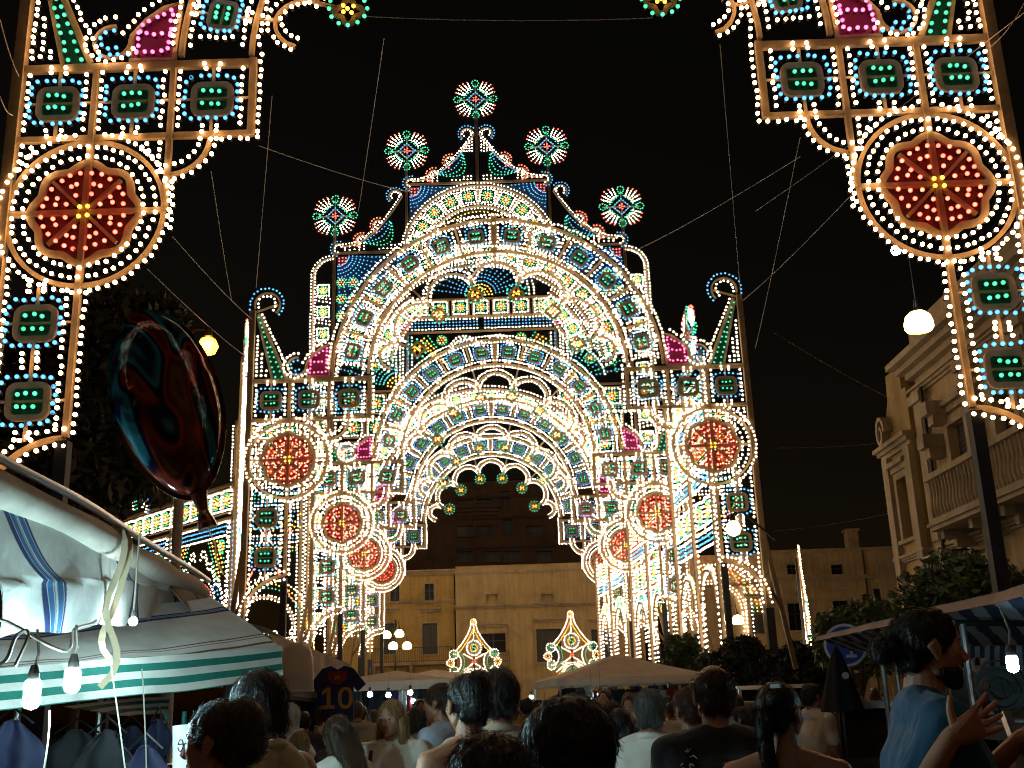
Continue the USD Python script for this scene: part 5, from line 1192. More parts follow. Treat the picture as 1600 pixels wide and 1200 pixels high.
card('white paper card hanging point down beside the face of the man in blue', [(1518, 1030), (1541, 1028), (1528, 1052), (1520, 1048)], 4.6)
card('white paper card lower down beside the raised hand', [(1530, 1112), (1536, 1095), (1555, 1116), (1532, 1118)], 4.4)
p = at(1560, 1075, 5.6); o = thing('desk_fan', 'dark electric fan on the right stall behind the cold lamp', 'fan', p)
t = np.linspace(0, 2 * PI, 25)
for rr in (0.13, 0.09, 0.05): obj('guard', MB().tube(np.stack([rr * np.cos(t), 0 * t - 0.03, rr * np.sin(t)], 1), 0.005, 5).mesh(), 'iron', o)
obj('motor', MB().tube([(0, 0, 0), (0, 0.12, 0)], 0.05, 12).mesh(), 'charcoal', o); obj('stem', MB().tube([(0, 0.05, 0), (0, 0.05, -0.3)], 0.015).mesh(), 'charcoal', o)
for k in range(3):
    a = k * 2.1; obj('blade', MB().bar((0.02 * math.cos(a), -0.01, 0.02 * math.sin(a)), (0.11 * math.cos(a), -0.01, 0.11 * math.sin(a)), 0.06, 0.006, (0.3, 1, 0)).mesh(), 'charcoal', o)
plain('goods_olive', (0.12, 0.13, 0.05), 0.8, var=0.4); plain('panel_teal', (0.12, 0.2, 0.2), 0.7, var=0.3)
p = at(1575, 1080, 7.0); o = thing('stall_backdrop', 'grey green backdrop of goods behind the cold lamp at right', 'display', p)
obj('board', MB().box((-0.35, 0, -0.1), (0.6, 0.03, 0.15)).mesh(), 'panel_teal', o); obj('lower_board', MB().box((-0.35, -0.02, -0.28), (0.6, 0.02, -0.1)).mesh(), 'goods_olive', o)

# round no-parking sign and closed umbrella
plain('sign_blue', (0.02, 0.05, 0.42), 0.4); plain('sign_white', (0.6, 0.62, 0.66), 0.4); plain('black_cloth', (0.006, 0.006, 0.008), 0.8, var=0.3)
p = at(1321, 1008, 11.5); o = thing('road_sign', 'round blue road sign with a white mark, under the tip of the right awning', 'road sign', p, -0.25)
c = 0.20
obj('disc', plate(Polygon(ring((0, 0), c, 36)), 0.02), 'sign_blue', o); v2, f2 = plate(Polygon(ring((0, 0), c + 0.015, 36)).difference(Polygon(ring((0, 0), c - 0.012, 36))), 0.012); v2[:, 1] -= 0.004; obj('rim', (v2, f2), 'sign_white', o)
tx = meshkit.text_mesh('1', 0.16, 0.004, True); v = np.array(tx.vertices); obj('mark', (np.stack([v[:, 0] - 0.03, -0.006 - v[:, 2], v[:, 1] - 0.12], 1), np.array(tx.faces)), 'sign_white', o)
obj('post', MB().tube([(0, 0.05, -p[2]), (0, 0.05, 0.15)], 0.03, 8).mesh(), 'steel', o)
p = at(1311, 1060, 10.0); top = at(1309, 1014, 10)[2] - p[2]; o = thing('closed_umbrella', 'closed black sunshade with a pale dot beside the road sign', 'umbrella', p)
t_ = np.linspace(0, 2 * PI, 25)[:-1]; g_ = np.linspace(0, 1, 10)
Pm = np.array([[((0.02 + 0.15 * g ** 0.8) * (1 + 0.15 * math.cos(6 * a)) * math.cos(a), (0.02 + 0.15 * g ** 0.8) * (1 + 0.15 * math.cos(6 * a)) * math.sin(a), top * (1 - g) - 0.28 * g) for g in g_] for a in np.r_[t_, 2 * PI]])
obj('canopy', MB().grid(Pm).mesh(), 'black_cloth', o, True); obj('pole', MB().tube([(0, 0, -p[2]), (0, 0, top + 0.03)], 0.018, 8).mesh(), 'iron', o); obj('badge', MB().tube([(0.015, -0.165, 0.02), (0.015, -0.145, 0.02)], 0.03, 14).mesh(), 'goods_white', o)

# foil balloon
M['foil'] = usdkit.material(stage, '/World/Looks/foil', {'t': ('texture_coordinate', {}), 'mp': ('mapping', {'scale': (5.2, 5.2, 1.7), 'rotation': (0, 0.5, 0)}), 'v': ('noise_texture', {'scale': 1.15, 'detail': 1.0, 'distortion': 0.9}),
    'r': ('rgb_ramp', {'ramp': [(0.0, (0.01, 0.01, 0.03)), (0.37, (0.012, 0.012, 0.05)), (0.405, (0.03, 0.20, 0.28)), (0.44, (0.04, 0.28, 0.36)), (0.465, (0.01, 0.012, 0.05)), (0.50, (0.015, 0.01, 0.03)), (0.53, (0.36, 0.045, 0.015)), (0.55, (0.16, 0.018, 0.01)), (0.565, (0.08, 0.012, 0.01)), (0.66, (0.22, 0.09, 0.01)), (0.74, (0.02, 0.012, 0.01))]}),
    'n2': ('noise_texture', {'scale': 7.0, 'detail': 3.0}), 'b': ('bump', {'strength': 0.5, 'distance': 0.04}), 'p': ('principled_bsdf', {'metallic': 0.35, 'roughness': 0.16, 'coat_weight': 0.6})},
    [('t.object', 'mp.vector'), ('mp.vector', 'v.vector'), ('v.fac', 'r.fac'), ('r.color', 'p.base_color'), ('t.object', 'n2.vector'), ('n2.fac', 'b.height'), ('b.normal', 'p.normal')], surface='p.BSDF')
p = at(262, 630, 3.5)
o = thing('foil_balloon', 'dark shiny foil balloon with red and teal patches floating above the stall', 'balloon', p, 0.25, None, ry=math.radians(-17))
n_, m_ = 60, 30
a_ = np.linspace(0, 2 * PI, n_); b_ = np.linspace(0.0, PI, m_)
A_, B_ = np.meshgrid(a_, b_, indexing='ij')
rr_ = np.sin(B_); wr = 1 + 0.016 * np.sin(A_ * 34 + 2 * np.sin(5 * A_)) * rr_ ** 8
Xb = 0.166 * rr_ * np.cos(A_) * wr; Zb = 0.325 * np.cos(B_) * (1 + 0.0 * A_); 
Yb = 0.10 * np.sign(np.sin(A_)) * np.abs(np.sin(A_)) ** 0.9 * rr_
edge_ = np.exp(-(np.sin(A_) / 0.35) ** 2); Yb = Yb * (1 + 0.35 * np.sin(B_ * 46 + 3 * np.sin(7 * B_)) * edge_) + 0.006 * (meshkit.fbm(np.stack([Xb * 14, np.sign(Yb), Zb * 14], -1), 3) - 0.5) * np.sign(Yb)
Xb = Xb * (1 - 0.18 * (-Zb / 0.325).clip(0, 1) ** 2)
obj('envelope', MB().grid(np.stack([Xb, Yb, Zb], -1)).mesh(), 'foil', o, True)
cc = np.stack([0.172 * np.sin(np.linspace(0, 2 * PI, 61)) * (1 - 0.18 * (-np.cos(np.linspace(0, 2 * PI, 61))).clip(0, 1) ** 2), 0.332 * np.cos(np.linspace(0, 2 * PI, 61))], 1)
obj('seam', MB().strip(cc[:-1], 0.016, 0.004, 0, True).mesh(), 'foil', o)
obj('neck', MB().lathe([(0.03, 0), (0.022, -0.03), (0.016, -0.06), (0.03, -0.1), (0.034, -0.12), (0.001, -0.12)], (0.02, 0, -0.325), 12).mesh(), 'foil', o)
obj('ribbon', MB().tube([(0.02, 0, -0.44), (0.03, 0.02, -0.5), (0.02, 0.02, -0.55), (0.03, 0.03, -0.6)], 0.003, 5).mesh(), 'strap', o)

# ---------------------------------------------------------------- cars
plain('car_dark', (0.045, 0.042, 0.042), 0.22, 0.5, coat_weight=1.0); plain('car_white', (0.55, 0.52, 0.46), 0.35, coat_weight=0.6); plain('car_silver', (0.32, 0.30, 0.27), 0.3, 0.5, coat_weight=0.6)
plain('rubber', (0.015, 0.015, 0.015), 0.8); plain('tail_red', (0.3, 0.01, 0.01), 0.2); plain('headlight_glass', (0.6, 0.6, 0.6), 0.08, 0.6)
def car(label, loc, rz, m, roof=1.48, length=4.1):
    o = thing('parked_car', label, 'car', loc, rz)
    Lh = length / 2
    prof = Polygon([(-Lh, 0.35), (-Lh + 0.02, 0.75), (-Lh + 0.15, 0.95), (-Lh + 0.35, roof - 0.12), (-Lh + 0.7, roof), (0.45, roof), (1.05, 0.98), (Lh - 0.15, 0.82), (Lh, 0.6), (Lh, 0.32)]).buffer(0.05)
    body = Polygon([(-Lh, 0.33), (-Lh, 0.75), (-Lh + 0.12, 0.95), (1.05, 0.96), (Lh - 0.15, 0.80), (Lh, 0.6), (Lh, 0.32)]).buffer(0.06)
    for wx in (-Lh + 0.72, Lh - 0.78): body = body.difference(Polygon(ring((wx, 0.3), 0.37, 20)))
    def ex(poly, w):
        g = trimesh.creation.extrude_polygon(poly, w, engine='earcut'); v = np.array(g.vertices); return np.stack([v[:, 0], v[:, 2] - w / 2, v[:, 1]], 1), np.array(g.faces)[:, ::-1]
    obj('body', ex(body, 1.66), m, o)
    cab = Polygon([(-Lh + 0.2, 0.96), (-Lh + 0.42, roof - 0.08), (-Lh + 0.75, roof), (0.42, roof), (1.0, 0.96)])
    v, f = ex(cab, 1.5); k = (v[:, 2] - 0.96).clip(0, 1); v[:, 1] *= 1 - 0.22 * k
    obj('windows', (v, f), 'window_glass', o)
    v, f = ex(Polygon([(-Lh + 0.45, roof - 0.02), (-Lh + 0.75, roof + 0.04), (0.40, roof + 0.04), (0.55, roof - 0.03)]), 1.34); obj('roof', (v, f), m, o)
    mb = MB()
    for sy in (-1, 1):
        for (a, b) in (((-Lh + 0.22, 0.96), (-Lh + 0.47, roof)), ((-0.3, 0.96), (-0.3, roof)), ((1.0, 0.96), (0.45, roof))):
            mb.bar((a[0], sy * 0.755, a[1]), (b[0], sy * (0.755 - 0.105), b[1]), 0.07, 0.04)
    obj('pillars', mb.mesh(), m, o, kind='stuff')
    for wx in (-Lh + 0.72, Lh - 0.78):
        for sy in (-1, 1):
            w = obj('wheel', MB().tube([(wx, sy * 0.62, 0.3), (wx, sy * 0.8, 0.3)], 0.3, 20).mesh(), 'rubber', o); obj('rim', MB().tube([(wx, sy * 0.76, 0.3), (wx, sy * 0.815, 0.3)], 0.18, 14).mesh(), 'steel', w)
    for sy in (-1, 1):
        obj('tail_light', MB().box((-Lh - 0.075, sy * 0.58, 0.68), (-Lh + 0.05, sy * 0.8, 0.9)).mesh(), 'tail_red', o); obj('headlight', MB().box((Lh - 0.1, sy * 0.5, 0.56), (Lh + 0.075, sy * 0.8, 0.7)).mesh(), 'headlight_glass', o)
        obj('door_handle', MB().box((-0.6, sy * 0.83, 0.82), (-0.42, sy * 0.86, 0.85)).mesh(), 'steel', o); obj('mirror', MB().box((0.75, sy * 0.8, 0.93), (0.88, sy * 0.98, 1.05)).mesh(), m, o)
    obj('number_plate', MB().box((-Lh - 0.07, -0.25, 0.5), (-Lh - 0.055, 0.25, 0.61)).mesh(), 'goods_white', o)
    obj('front_plate', MB().box((Lh + 0.055, -0.25, 0.42), (Lh + 0.07, 0.25, 0.53)).mesh(), 'goods_white', o)
car('dark car with glossy windows parked beside the man in blue', (3.8, 11.6, 0), math.radians(-97), 'car_dark')
car('pale car behind the ponytailed woman', (3.1, 13.5, 0), math.radians(-95), 'car_silver', 1.5)
car('white van roof seen between the bald man and the ponytailed woman', (4.6, 21.0, 0), math.radians(-90), 'car_white', 1.75, 4.4)
car('dark car inside the gloom under the left stall', (-2.9, 5.0, 0), math.radians(5), 'car_dark', 1.4)
# ---------------------------------------------------------------- people
def cloth_mat(name, col, rough=0.85):
    plain(name, col, rough, var=0.12, scale=5.0, bump=0.45, bscale=7.0, sheen_weight=0.15)
for nm, c in dict(cotton_white=(0.76, 0.71, 0.62), cotton_cream=(0.50, 0.42, 0.29), cotton_grey=(0.40, 0.40, 0.41), cotton_beige=(0.36, 0.28, 0.19), cotton_pale_blue=(0.42, 0.50, 0.60), cotton_black=(0.012, 0.012, 0.013), cotton_brown=(0.07, 0.04, 0.025), cotton_blue=(0.006, 0.075, 0.15), cotton_yellow=(0.45, 0.27, 0.04), cotton_red=(0.32, 0.02, 0.015), cotton_navy=(0.02, 0.025, 0.06), denim=(0.04, 0.055, 0.10), cotton_teal=(0.02, 0.14, 0.2)).items(): cloth_mat(nm, c)
for nm, c in dict(skin_light=(0.50, 0.27, 0.17), skin_tan=(0.38, 0.18, 0.10), skin_dark=(0.27, 0.12, 0.065)).items():
    plain(nm, c, 0.5, var=0.08, scale=14.0, bump=0.12, bscale=90.0, subsurface_weight=0.12, subsurface_scale=0.01)
def hair_mat(name, col):
    M[name] = usdkit.material(stage, '/World/Looks/' + name, {'t': ('texture_coordinate', {}), 'mp': ('mapping', {'scale': (90, 90, 9)}), 'n': ('noise_texture', {'scale': 1.0, 'detail': 4.0, 'distortion': 0.6}), 'r': ('rgb_ramp', {'ramp': [(0.3, tuple(c * 0.45 for c in col)), (0.7, tuple(min(1, c * 1.3) for c in col))]}), 'b': ('bump', {'strength': 0.9, 'distance': 0.01}), 'p': ('principled_bsdf', {'roughness': 0.42})},
        [('t.object', 'mp.vector'), ('mp.vector', 'n.vector'), ('n.fac', 'r.fac'), ('r.color', 'p.base_color'), ('n.fac', 'b.height'), ('b.normal', 'p.normal')], surface='p.BSDF')
for nm, c in dict(hair_black=(0.012, 0.009, 0.008), hair_brown=(0.05, 0.025, 0.012), hair_auburn=(0.075, 0.026, 0.012), hair_blond=(0.32, 0.19, 0.07), hair_grey=(0.13, 0.12, 0.11), hair_white=(0.62, 0.58, 0.50)).items(): hair_mat(nm, c)
plain('eye_white', (0.34, 0.29, 0.25), 0.2); plain('iris', (0.02, 0.012, 0.008), 0.1); plain('lip', (0.33, 0.09, 0.07), 0.4); plain('print_pale', (0.40, 0.38, 0.34), 0.8, var=0.4, scale=30)

def sph(p, r, n=14): return Manifold.sphere(r, n).translate(tuple(map(float, p)))
def hull(*ps, n=14): return Manifold.batch_hull([sph(p, r, n) for p, r in ps])
def union(L): return Manifold.batch_boolean(list(L), m3.OpType.Add)
def smooth_mesh(man, edge, it=8, lam=0.5):
    g = man.refine_to_length(edge).to_mesh()
    t = trimesh.Trimesh(g.vert_properties[:, :3], g.tri_verts, process=True)
    trimesh.smoothing.filter_taubin(t, lam, 0.52, it)
    return t
def Rz(a): c, s = math.cos(a), math.sin(a); return np.array([[c, -s, 0], [s, c, 0], [0, 0, 1]])
def Rx(a): c, s = math.cos(a), math.sin(a); return np.array([[1, 0, 0], [0, c, -s], [0, s, c]])
def mapply(man, Rm, t): return man.transform(np.hstack([Rm, np.asarray(t, float)[:, None]]))
def head_man(female=False, k=14):
    L = [Manifold.sphere(1, 26).scale((0.074, 0.094, 0.088)).translate((0, -0.012, 0.032)),
         hull(((0, 0.055, 0.052), 0.036), ((0.034, 0.046, -0.012), 0.032), ((-0.034, 0.046, -0.012), 0.032), ((0, 0.058, -0.088), 0.020 if female else 0.024), ((0.046, -0.004, -0.058), 0.022), ((-0.046, -0.004, -0.058), 0.022), ((0, 0.0, 0.0), 0.06), n=k),
         hull(((0, 0.084, 0.016), 0.0075), ((0, 0.107, -0.024), 0.0105), ((0.011, 0.094, -0.032), 0.008), ((-0.011, 0.094, -0.032), 0.008), n=10),
         hull(((0.02, 0.076, 0.026), 0.009), ((0.046, 0.062, 0.024), 0.009), n=8), hull(((-0.02, 0.076, 0.026), 0.009), ((-0.046, 0.062, 0.024), 0.009), n=8),
         hull(((0.016, 0.079, -0.054), 0.007), ((-0.016, 0.079, -0.054), 0.007), ((0, 0.085, -0.052), 0.007), n=8), hull(((0.013, 0.078, -0.066), 0.0075), ((-0.013, 0.078, -0.066), 0.0075), ((0, 0.083, -0.066), 0.008), n=8)]
    for s in (-1, 1):
        L.append(hull(((s * 0.076, -0.012, 0.022), 0.010), ((s * 0.079, -0.028, 0.008), 0.010), ((s * 0.076, -0.008, -0.026), 0.008), ((s * 0.073, 0.0, 0.0), 0.008), n=8))
    h = union(L)
    for s in (-1, 1): h = h - sph((s * 0.031, 0.093, 0.004), 0.0155, 12)
    return h
HEADS = {f: head_man(f) for f in (False, True)}
def hair_man(style):
    tied = style in ('bun', 'updo', 'pony', 'crop', 'bald')
    shell = Manifold.sphere(1, 30).scale((0.0775, 0.0985, 0.092) if tied else (0.081, 0.102, 0.096)).translate((0, -0.014, 0.034))
    face = hull(((0, 0.10, 0.01), 0.062), ((0, 0.12, -0.06), 0.07), ((0.03, 0.10, -0.02), 0.06), ((-0.03, 0.10, -0.02), 0.06), ((0, 0.06, -0.09), 0.06), n=16)
    ears = hull(((0.08, 0.01, -0.02), 0.03), ((-0.08, 0.01, -0.02), 0.03), ((0, 0.03, -0.08), 0.05))
    h = shell - face
    if style in ('short', 'crop'):
        h = h - Manifold.cube((0.4, 0.4, 0.2), True).translate((0, 0.06, -0.135)).rotate((-14, 0, 0)) - hull(((0.09, 0.0, -0.018), 0.024), ((0.09, 0.03, -0.05), 0.03)) - hull(((-0.09, 0.0, -0.018), 0.024), ((-0.09, 0.03, -0.05), 0.03))
        return h + hull(((0.035, -0.072, -0.040), 0.026), ((-0.035, -0.072, -0.040), 0.026), ((0, -0.066, 0.02), 0.05))
    if style == 'bald':
        r = h - Manifold.sphere(1, 30).scale((0.088, 0.115, 0.075)).translate((0, 0.035, 0.092)) - Manifold.cube((0.4, 0.4, 0.2), True).translate((0, 0.06, -0.135)).rotate((-14, 0, 0))
        r = r - hull(((0.09, 0.0, -0.018), 0.024), ((0.09, 0.03, -0.05), 0.03)) - hull(((-0.09, 0.0, -0.018), 0.024), ((-0.09, 0.03, -0.05), 0.03))
        return r + hull(((0.035, -0.070, -0.040), 0.026), ((-0.035, -0.070, -0.040), 0.026), ((0, -0.066, 0.0), 0.046))
    nape = hull(((0.036, -0.066, -0.040), 0.026), ((-0.036, -0.066, -0.040), 0.026), ((0, -0.062, 0.02), 0.055))
    if style == 'long':
        return union([h, nape, hull(((0.06, -0.05, 0.0), 0.042), ((-0.06, -0.05, 0.0), 0.042), ((0.075, -0.06, -0.14), 0.035), ((-0.075, -0.06, -0.14), 0.035), ((0.05, -0.085, -0.24), 0.03), ((-0.05, -0.085, -0.24), 0.03)), hull(((0.078, 0.0, 0.0), 0.02), ((0.085, 0.0, -0.14), 0.024)), hull(((-0.078, 0.0, 0.0), 0.02), ((-0.085, 0.0, -0.14), 0.024))])
    if style == 'big':
        s2 = Manifold.sphere(1, 30).scale((0.112, 0.128, 0.122)).translate((0, -0.03, 0.03)) - hull(((0, 0.12, 0.0), 0.062), ((0, 0.14, -0.06), 0.07), ((0, 0.09, -0.09), 0.065), n=16)
        return union([s2, hull(((0.06, -0.06, -0.02), 0.055), ((-0.06, -0.06, -0.02), 0.055), ((0.05, -0.06, -0.10), 0.045), ((-0.05, -0.06, -0.10), 0.045))])
    if style == 'bun': return union([h, nape, sph((0, -0.135, 0.005), 0.042, 16), hull(((0, -0.10, 0.01), 0.03), ((0, -0.125, 0.005), 0.032)), sph((0.018, -0.155, -0.012), 0.026)])
    if style == 'updo': return union([h, nape, hull(((0, -0.09, 0.07), 0.062), ((0, -0.10, 0.0), 0.058), ((0.03, -0.07, 0.09), 0.05))])
    if style == 'pony':
        ch = [((0, -0.105, 0.02), 0.030), ((0.0, -0.135, -0.02), 0.030), ((0.0, -0.135, -0.12), 0.027), ((0.01, -0.125, -0.24), 0.024), ((0.015, -0.13, -0.36), 0.019), ((0.018, -0.14, -0.46), 0.009)]
        return union([h, nape] + [hull(a, b) for a, b in zip(ch[:-1], ch[1:])] + [sph((0.03, -0.1, 0.06), 0.03)])
    return h
def hand_chains(wrist, d, palm_n, spread=0.0, curl=0.35, side=1, k=1.0):
    """Palm and five fingers; d = direction of the hand, palm_n = direction the palm faces."""
    d = np.asarray(d, float); d /= np.linalg.norm(d)
    n = np.asarray(palm_n, float); n = n - d * (n @ d); n /= np.linalg.norm(n)
    u = np.cross(d, n) * side
    w = np.asarray(wrist, float)
    L = [hull((w, 0.025 * k), (w + d * 0.035 * k + u * 0.018 * k, 0.017 * k), (w + d * 0.035 * k - u * 0.018 * k, 0.017 * k), (w + d * 0.088 * k + u * 0.031 * k, 0.012 * k), (w + d * 0.084 * k - u * 0.029 * k, 0.012 * k), n=10)]
    for j, (o, ln) in enumerate(((0.031, 0.066), (0.011, 0.076), (-0.010, 0.071), (-0.029, 0.055))):
        b = w + (d * 0.084 + u * o) * k; a = (o * 9 * spread)
        dd = d * math.cos(a) + u * math.sin(a); cu = curl * (0.8 + 0.2 * j)
        p1 = b + (dd * math.cos(cu * .5) + n * math.sin(cu * .5)) * ln * 0.45 * k; p2 = p1 + (dd * math.cos(cu * 1.4) + n * math.sin(cu * 1.4)) * ln * 0.32 * k; p3 = p2 + (dd * math.cos(cu * 2) + n * math.sin(cu * 2)) * ln * 0.24 * k
        for (q0, r0), (q1, r1) in zip(((b, .0098), (p1, .0090), (p2, .0083)), ((p1, .0090), (p2, .0083), (p3, .0072))): L.append(hull((q0, r0 * k), (q1, r1 * k), n=8))
    t0 = w + (d * 0.028 + u * 0.024 + n * 0.006) * k; a = 0.75 + 0.5 * spread
    td = d * math.cos(a) + u * math.sin(a); t1 = t0 + td * 0.042 * k; t2 = t1 + (td * 0.8 + d * 0.35 + n * 0.2) * 0.032 * k
    L += [hull((t0, 0.014 * k), (t1, 0.0105 * k), n=8), hull((t1, 0.0105 * k), (t2, 0.0082 * k), n=8)]
    return L
_bank = {}
def person(label, head_px, y, H, yaw, hair, hair_m, skin, top, top_m, bottom_m='denim', female=False, arms=None, head_yaw=0, head_pitch=0, lean=0.0, group=None, detail=1.0, extras=(), wide=1.0, name='person', long_sleeve=False):
    """Builds a person standing at distance y whose head is seen at photo x = head_px; yaw 0 looks away from the camera, +90 to the right."""
    p = at(head_px, 1095, y)
    s = H / 1.75
    o = thing(name, label, 'person', (p[0], y, 0), -math.radians(yaw), group)
    W = (0.165 if female else 0.185) * wide
    lz = lambda z: np.array([0, math.sin(lean) * max(0, z - 0.95), 0.95 + (z - 0.95) * math.cos(lean) if z > 0.95 else z])
    J = lambda x, yy, z: (np.array([x, yy, 0]) + lz(z)) * s
    e = 0.024 / detail
    arms = arms or {}
    A = {}
    for sd in (-1, 1):
        el, wr = arms.get(sd, ((0.245 * wide, -0.03, 1.12), (0.25 * wide, 0.07, 0.87)))
        A[sd] = [J(sd * W * 1.02, 0, 1.418), J(sd * el[0], el[1], el[2]), J(sd * wr[0], wr[1], wr[2])]
    hc = J(0, 0.025, 1.622)
    B = []
    rr = lambda r: r * s
    wb = (0.10 if female else 0.115) * wide
    torso = [(J(0.085, 0, 0.95), 0.105), (J(-0.085, 0, 0.95), 0.105)], [(J(0.06, 0, 1.10), 0.095), (J(-0.06, 0, 1.10), 0.095)], [(J(W * .55, 0.0, 1.27), wb), (J(-W * .55, 0.0, 1.27), wb)], [(J(W * .93, -0.005, 1.415), 0.055), (J(-W * .93, -0.005, 1.415), 0.055)], [(J(0.042, -0.012, 1.470), 0.046), (J(-0.042, -0.012, 1.470), 0.046)]
    def torso_hulls(grow, rows): return [hull(*[(q, rr(r + grow)) for q, r in torso[i] + torso[i + 1]]) for i in rows]
    B += torso_hulls(0, range(4))
    if female:
        for sd in (-1, 1): B.append(sph(J(sd * 0.075, 0.085, 1.265), rr(0.062)))
    B.append(hull((J(0, -0.015, 1.44), rr(0.064)), (J(0, 0.0, 1.56), rr(0.050 if female else 0.058))))
    for sd in (-1, 1):
        hp, kn, an = J(sd * 0.09, 0, 0.92), J(sd * 0.10, 0.02, 0.50), J(sd * 0.10, -0.02, 0.085)
        B += [hull((hp, rr(0.088)), (kn, rr(0.058))), hull((kn, rr(0.058)), (an, rr(0.038)))]
        sh, el, wr = A[sd]
        B += [hull((sh, rr(0.052)), (el, rr(0.039))), hull((el, rr(0.040)), (wr, rr(0.027)))]
    body = union(B)
    t = smooth_mesh(body, e * 1.2, 6)
    mb = MB().tm(t)
    Rh = Rz(-math.radians(head_yaw)) @ Rx(-math.radians(head_pitch))
    hm = HEADS[female]; k = s * (0.96 if female else 1.0)
    key = (female, round(e, 3))
    if key not in _bank: _bank[key] = smooth_mesh(hm, 0.008 / detail if detail >= 1 else 0.016, 3, 0.45)
    ht = _bank[key]
    whole = Manifold(m3.Mesh(np.asarray(t.vertices, np.float32), np.asarray(t.faces, np.uint32)))
    hh = Manifold(m3.Mesh(np.asarray((np.asarray(ht.vertices) * k) @ Rh.T + hc, np.float32), np.asarray(ht.faces, np.uint32)))
    parts = [whole, hh]
    for sd in (-1, 1):
        sh, el, wr = A[sd]
        spec = arms.get(('hand', sd), {})
        dd = np.array(spec.get('d', (wr - el)), float); pn = spec.get('n', (-sd, 0.2, 0.0))
        hd = union(hand_chains(wr - (wr - el) / np.linalg.norm(wr - el) * 0.008, dd, pn, spec.get('spread', 0.1), spec.get('curl', 0.35), spec.get('side', sd), s))
        if spec:
            ht2 = smooth_mesh(hd, 0.005, 3, 0.4); hd = Manifold(m3.Mesh(np.asarray(ht2.vertices, np.float32), np.asarray(ht2.faces, np.uint32)))
        parts.append(hd)
    try:
        full = union(parts); ok = full.num_tri() > 100
    except Exception: ok = False
    obj('body', full if ok else MB().tm(t).tm(ht).mesh(), skin, o, 50)
    put = lambda v: (np.asarray(v, float) * k) @ Rh.T + hc
    def clothes(name, L, m, seed, amp=0.014):
        tt = smooth_mesh(union(L), e, 5)
        v = np.asarray(tt.vertices); nn = np.asarray(tt.vertex_normals)
        v = v + nn * ((meshkit.fbm(v * np.array([11, 11, 5.0]) + seed, 3, seed) - 0.5) * 2 * (amp * (1.5 if detail >= 1.2 else 1)))[:, None]
        return obj(name, (v, np.asarray(tt.faces)), m, o, True)
    seed = abs(hash_(label)) % 97
    # trousers or skirt
    L = torso_hulls(0.014, [0])[:1]
    L = [hull(*[(q, rr(r + 0.012)) for q, r in torso[0]])]
    for sd in (-1, 1):
        hp, kn, an = J(sd * 0.09, 0, 0.92), J(sd * 0.10, 0.02, 0.50), J(sd * 0.10, -0.02, 0.12)
        L += [hull((hp, rr(0.101)), (kn, rr(0.074))), hull((kn, rr(0.074)), (an, rr(0.062)))]
        obj('shoe', hull((J(sd * 0.10, -0.05, 0.04), rr(0.04)), (J(sd * 0.105, 0.13, 0.032), rr(0.032)), (J(sd * 0.10, -0.01, 0.08), rr(0.036))), 'cotton_black', o, 40)
    clothes('trousers', L, bottom_m, seed)
    if top in ('tee', 'polo', 'blouse'):
        L = torso_hulls(0.018, [0, 1, 2]) + [hull(*[(q, rr(r + 0.016)) for q, r in torso[3]], (J(0.045, -0.018, 1.452), rr(0.078)), (J(-0.045, -0.018, 1.452), rr(0.078)))]
        if female:
            for sd in (-1, 1): L.append(sph(J(sd * 0.075, 0.085, 1.265), rr(0.073)))
        for sd in (-1, 1):
            sh, el, wr = A[sd]
            f = 1.0 if long_sleeve else (0.62 if top != 'blouse' else 0.5)
            q = sh + (el - sh) * f
            L.append(hull((sh, rr(0.072)), (q, rr(0.066))))
            if long_sleeve: L.append(hull((el, rr(0.062)), (el + (wr - el) * 0.85, rr(0.044))))
        shirt = clothes('blouse' if top == 'blouse' else 'shirt', L, top_m, seed)
        if top in ('polo', 'blouse'):
            tt = np.linspace(0.25 if top == 'blouse' else 0.0, 2 * PI - (0.25 if top == 'blouse' else 0.0), 22) + PI / 2
            c = J(0, -0.012, 1.495)
            pts = np.stack([c[0] + rr(0.07) * np.cos(tt), c[1] + rr(0.066) * np.sin(tt), c[2] - 0.02 * np.sin(tt)], 1)
            obj('collar', MB().tube(pts, rr(0.017), 7).mesh(), top_m, o, True)
    elif top == 'vest':
        L = torso_hulls(0.016, [0, 1, 2]) + [hull(*[(q, rr(r + 0.012)) for q, r in torso[3]], (J(0.045, -0.018, 1.448), rr(0.076)), (J(-0.045, -0.018, 1.448), rr(0.076)))]
        clothes('sleeveless_top', L, top_m, seed)
    elif top in ('strappy', 'tank'):
        L = torso_hulls(0.014, [0, 1]) + [hull((J(W * .5, 0.0, 1.285), rr(wb + .013)), (J(-W * .5, 0.0, 1.285), rr(wb + .013)), n=18) ^ Manifold.cube((1, 1, 0.6), True).translate(tuple(J(0, 0, 1.02)))]
        if female:
            for sd in (-1, 1): L.append(sph(J(sd * 0.075, 0.085, 1.265), rr(0.07)))
        clothes('top', L, top_m, seed)
        for sd in (-1, 1):
            pts = [J(sd * 0.085, -0.105, 1.33), J(sd * 0.10, -0.075, 1.42), J(sd * 0.10, -0.01, 1.468), J(sd * 0.09, 0.06, 1.42), J(sd * 0.08, 0.12, 1.33)]
            obj('shoulder_strap', MB().tube(smooth_path(np.array(pts), 14), rr(0.016 if top == 'tank' else 0.006), 7).mesh(), top_m, o, True)
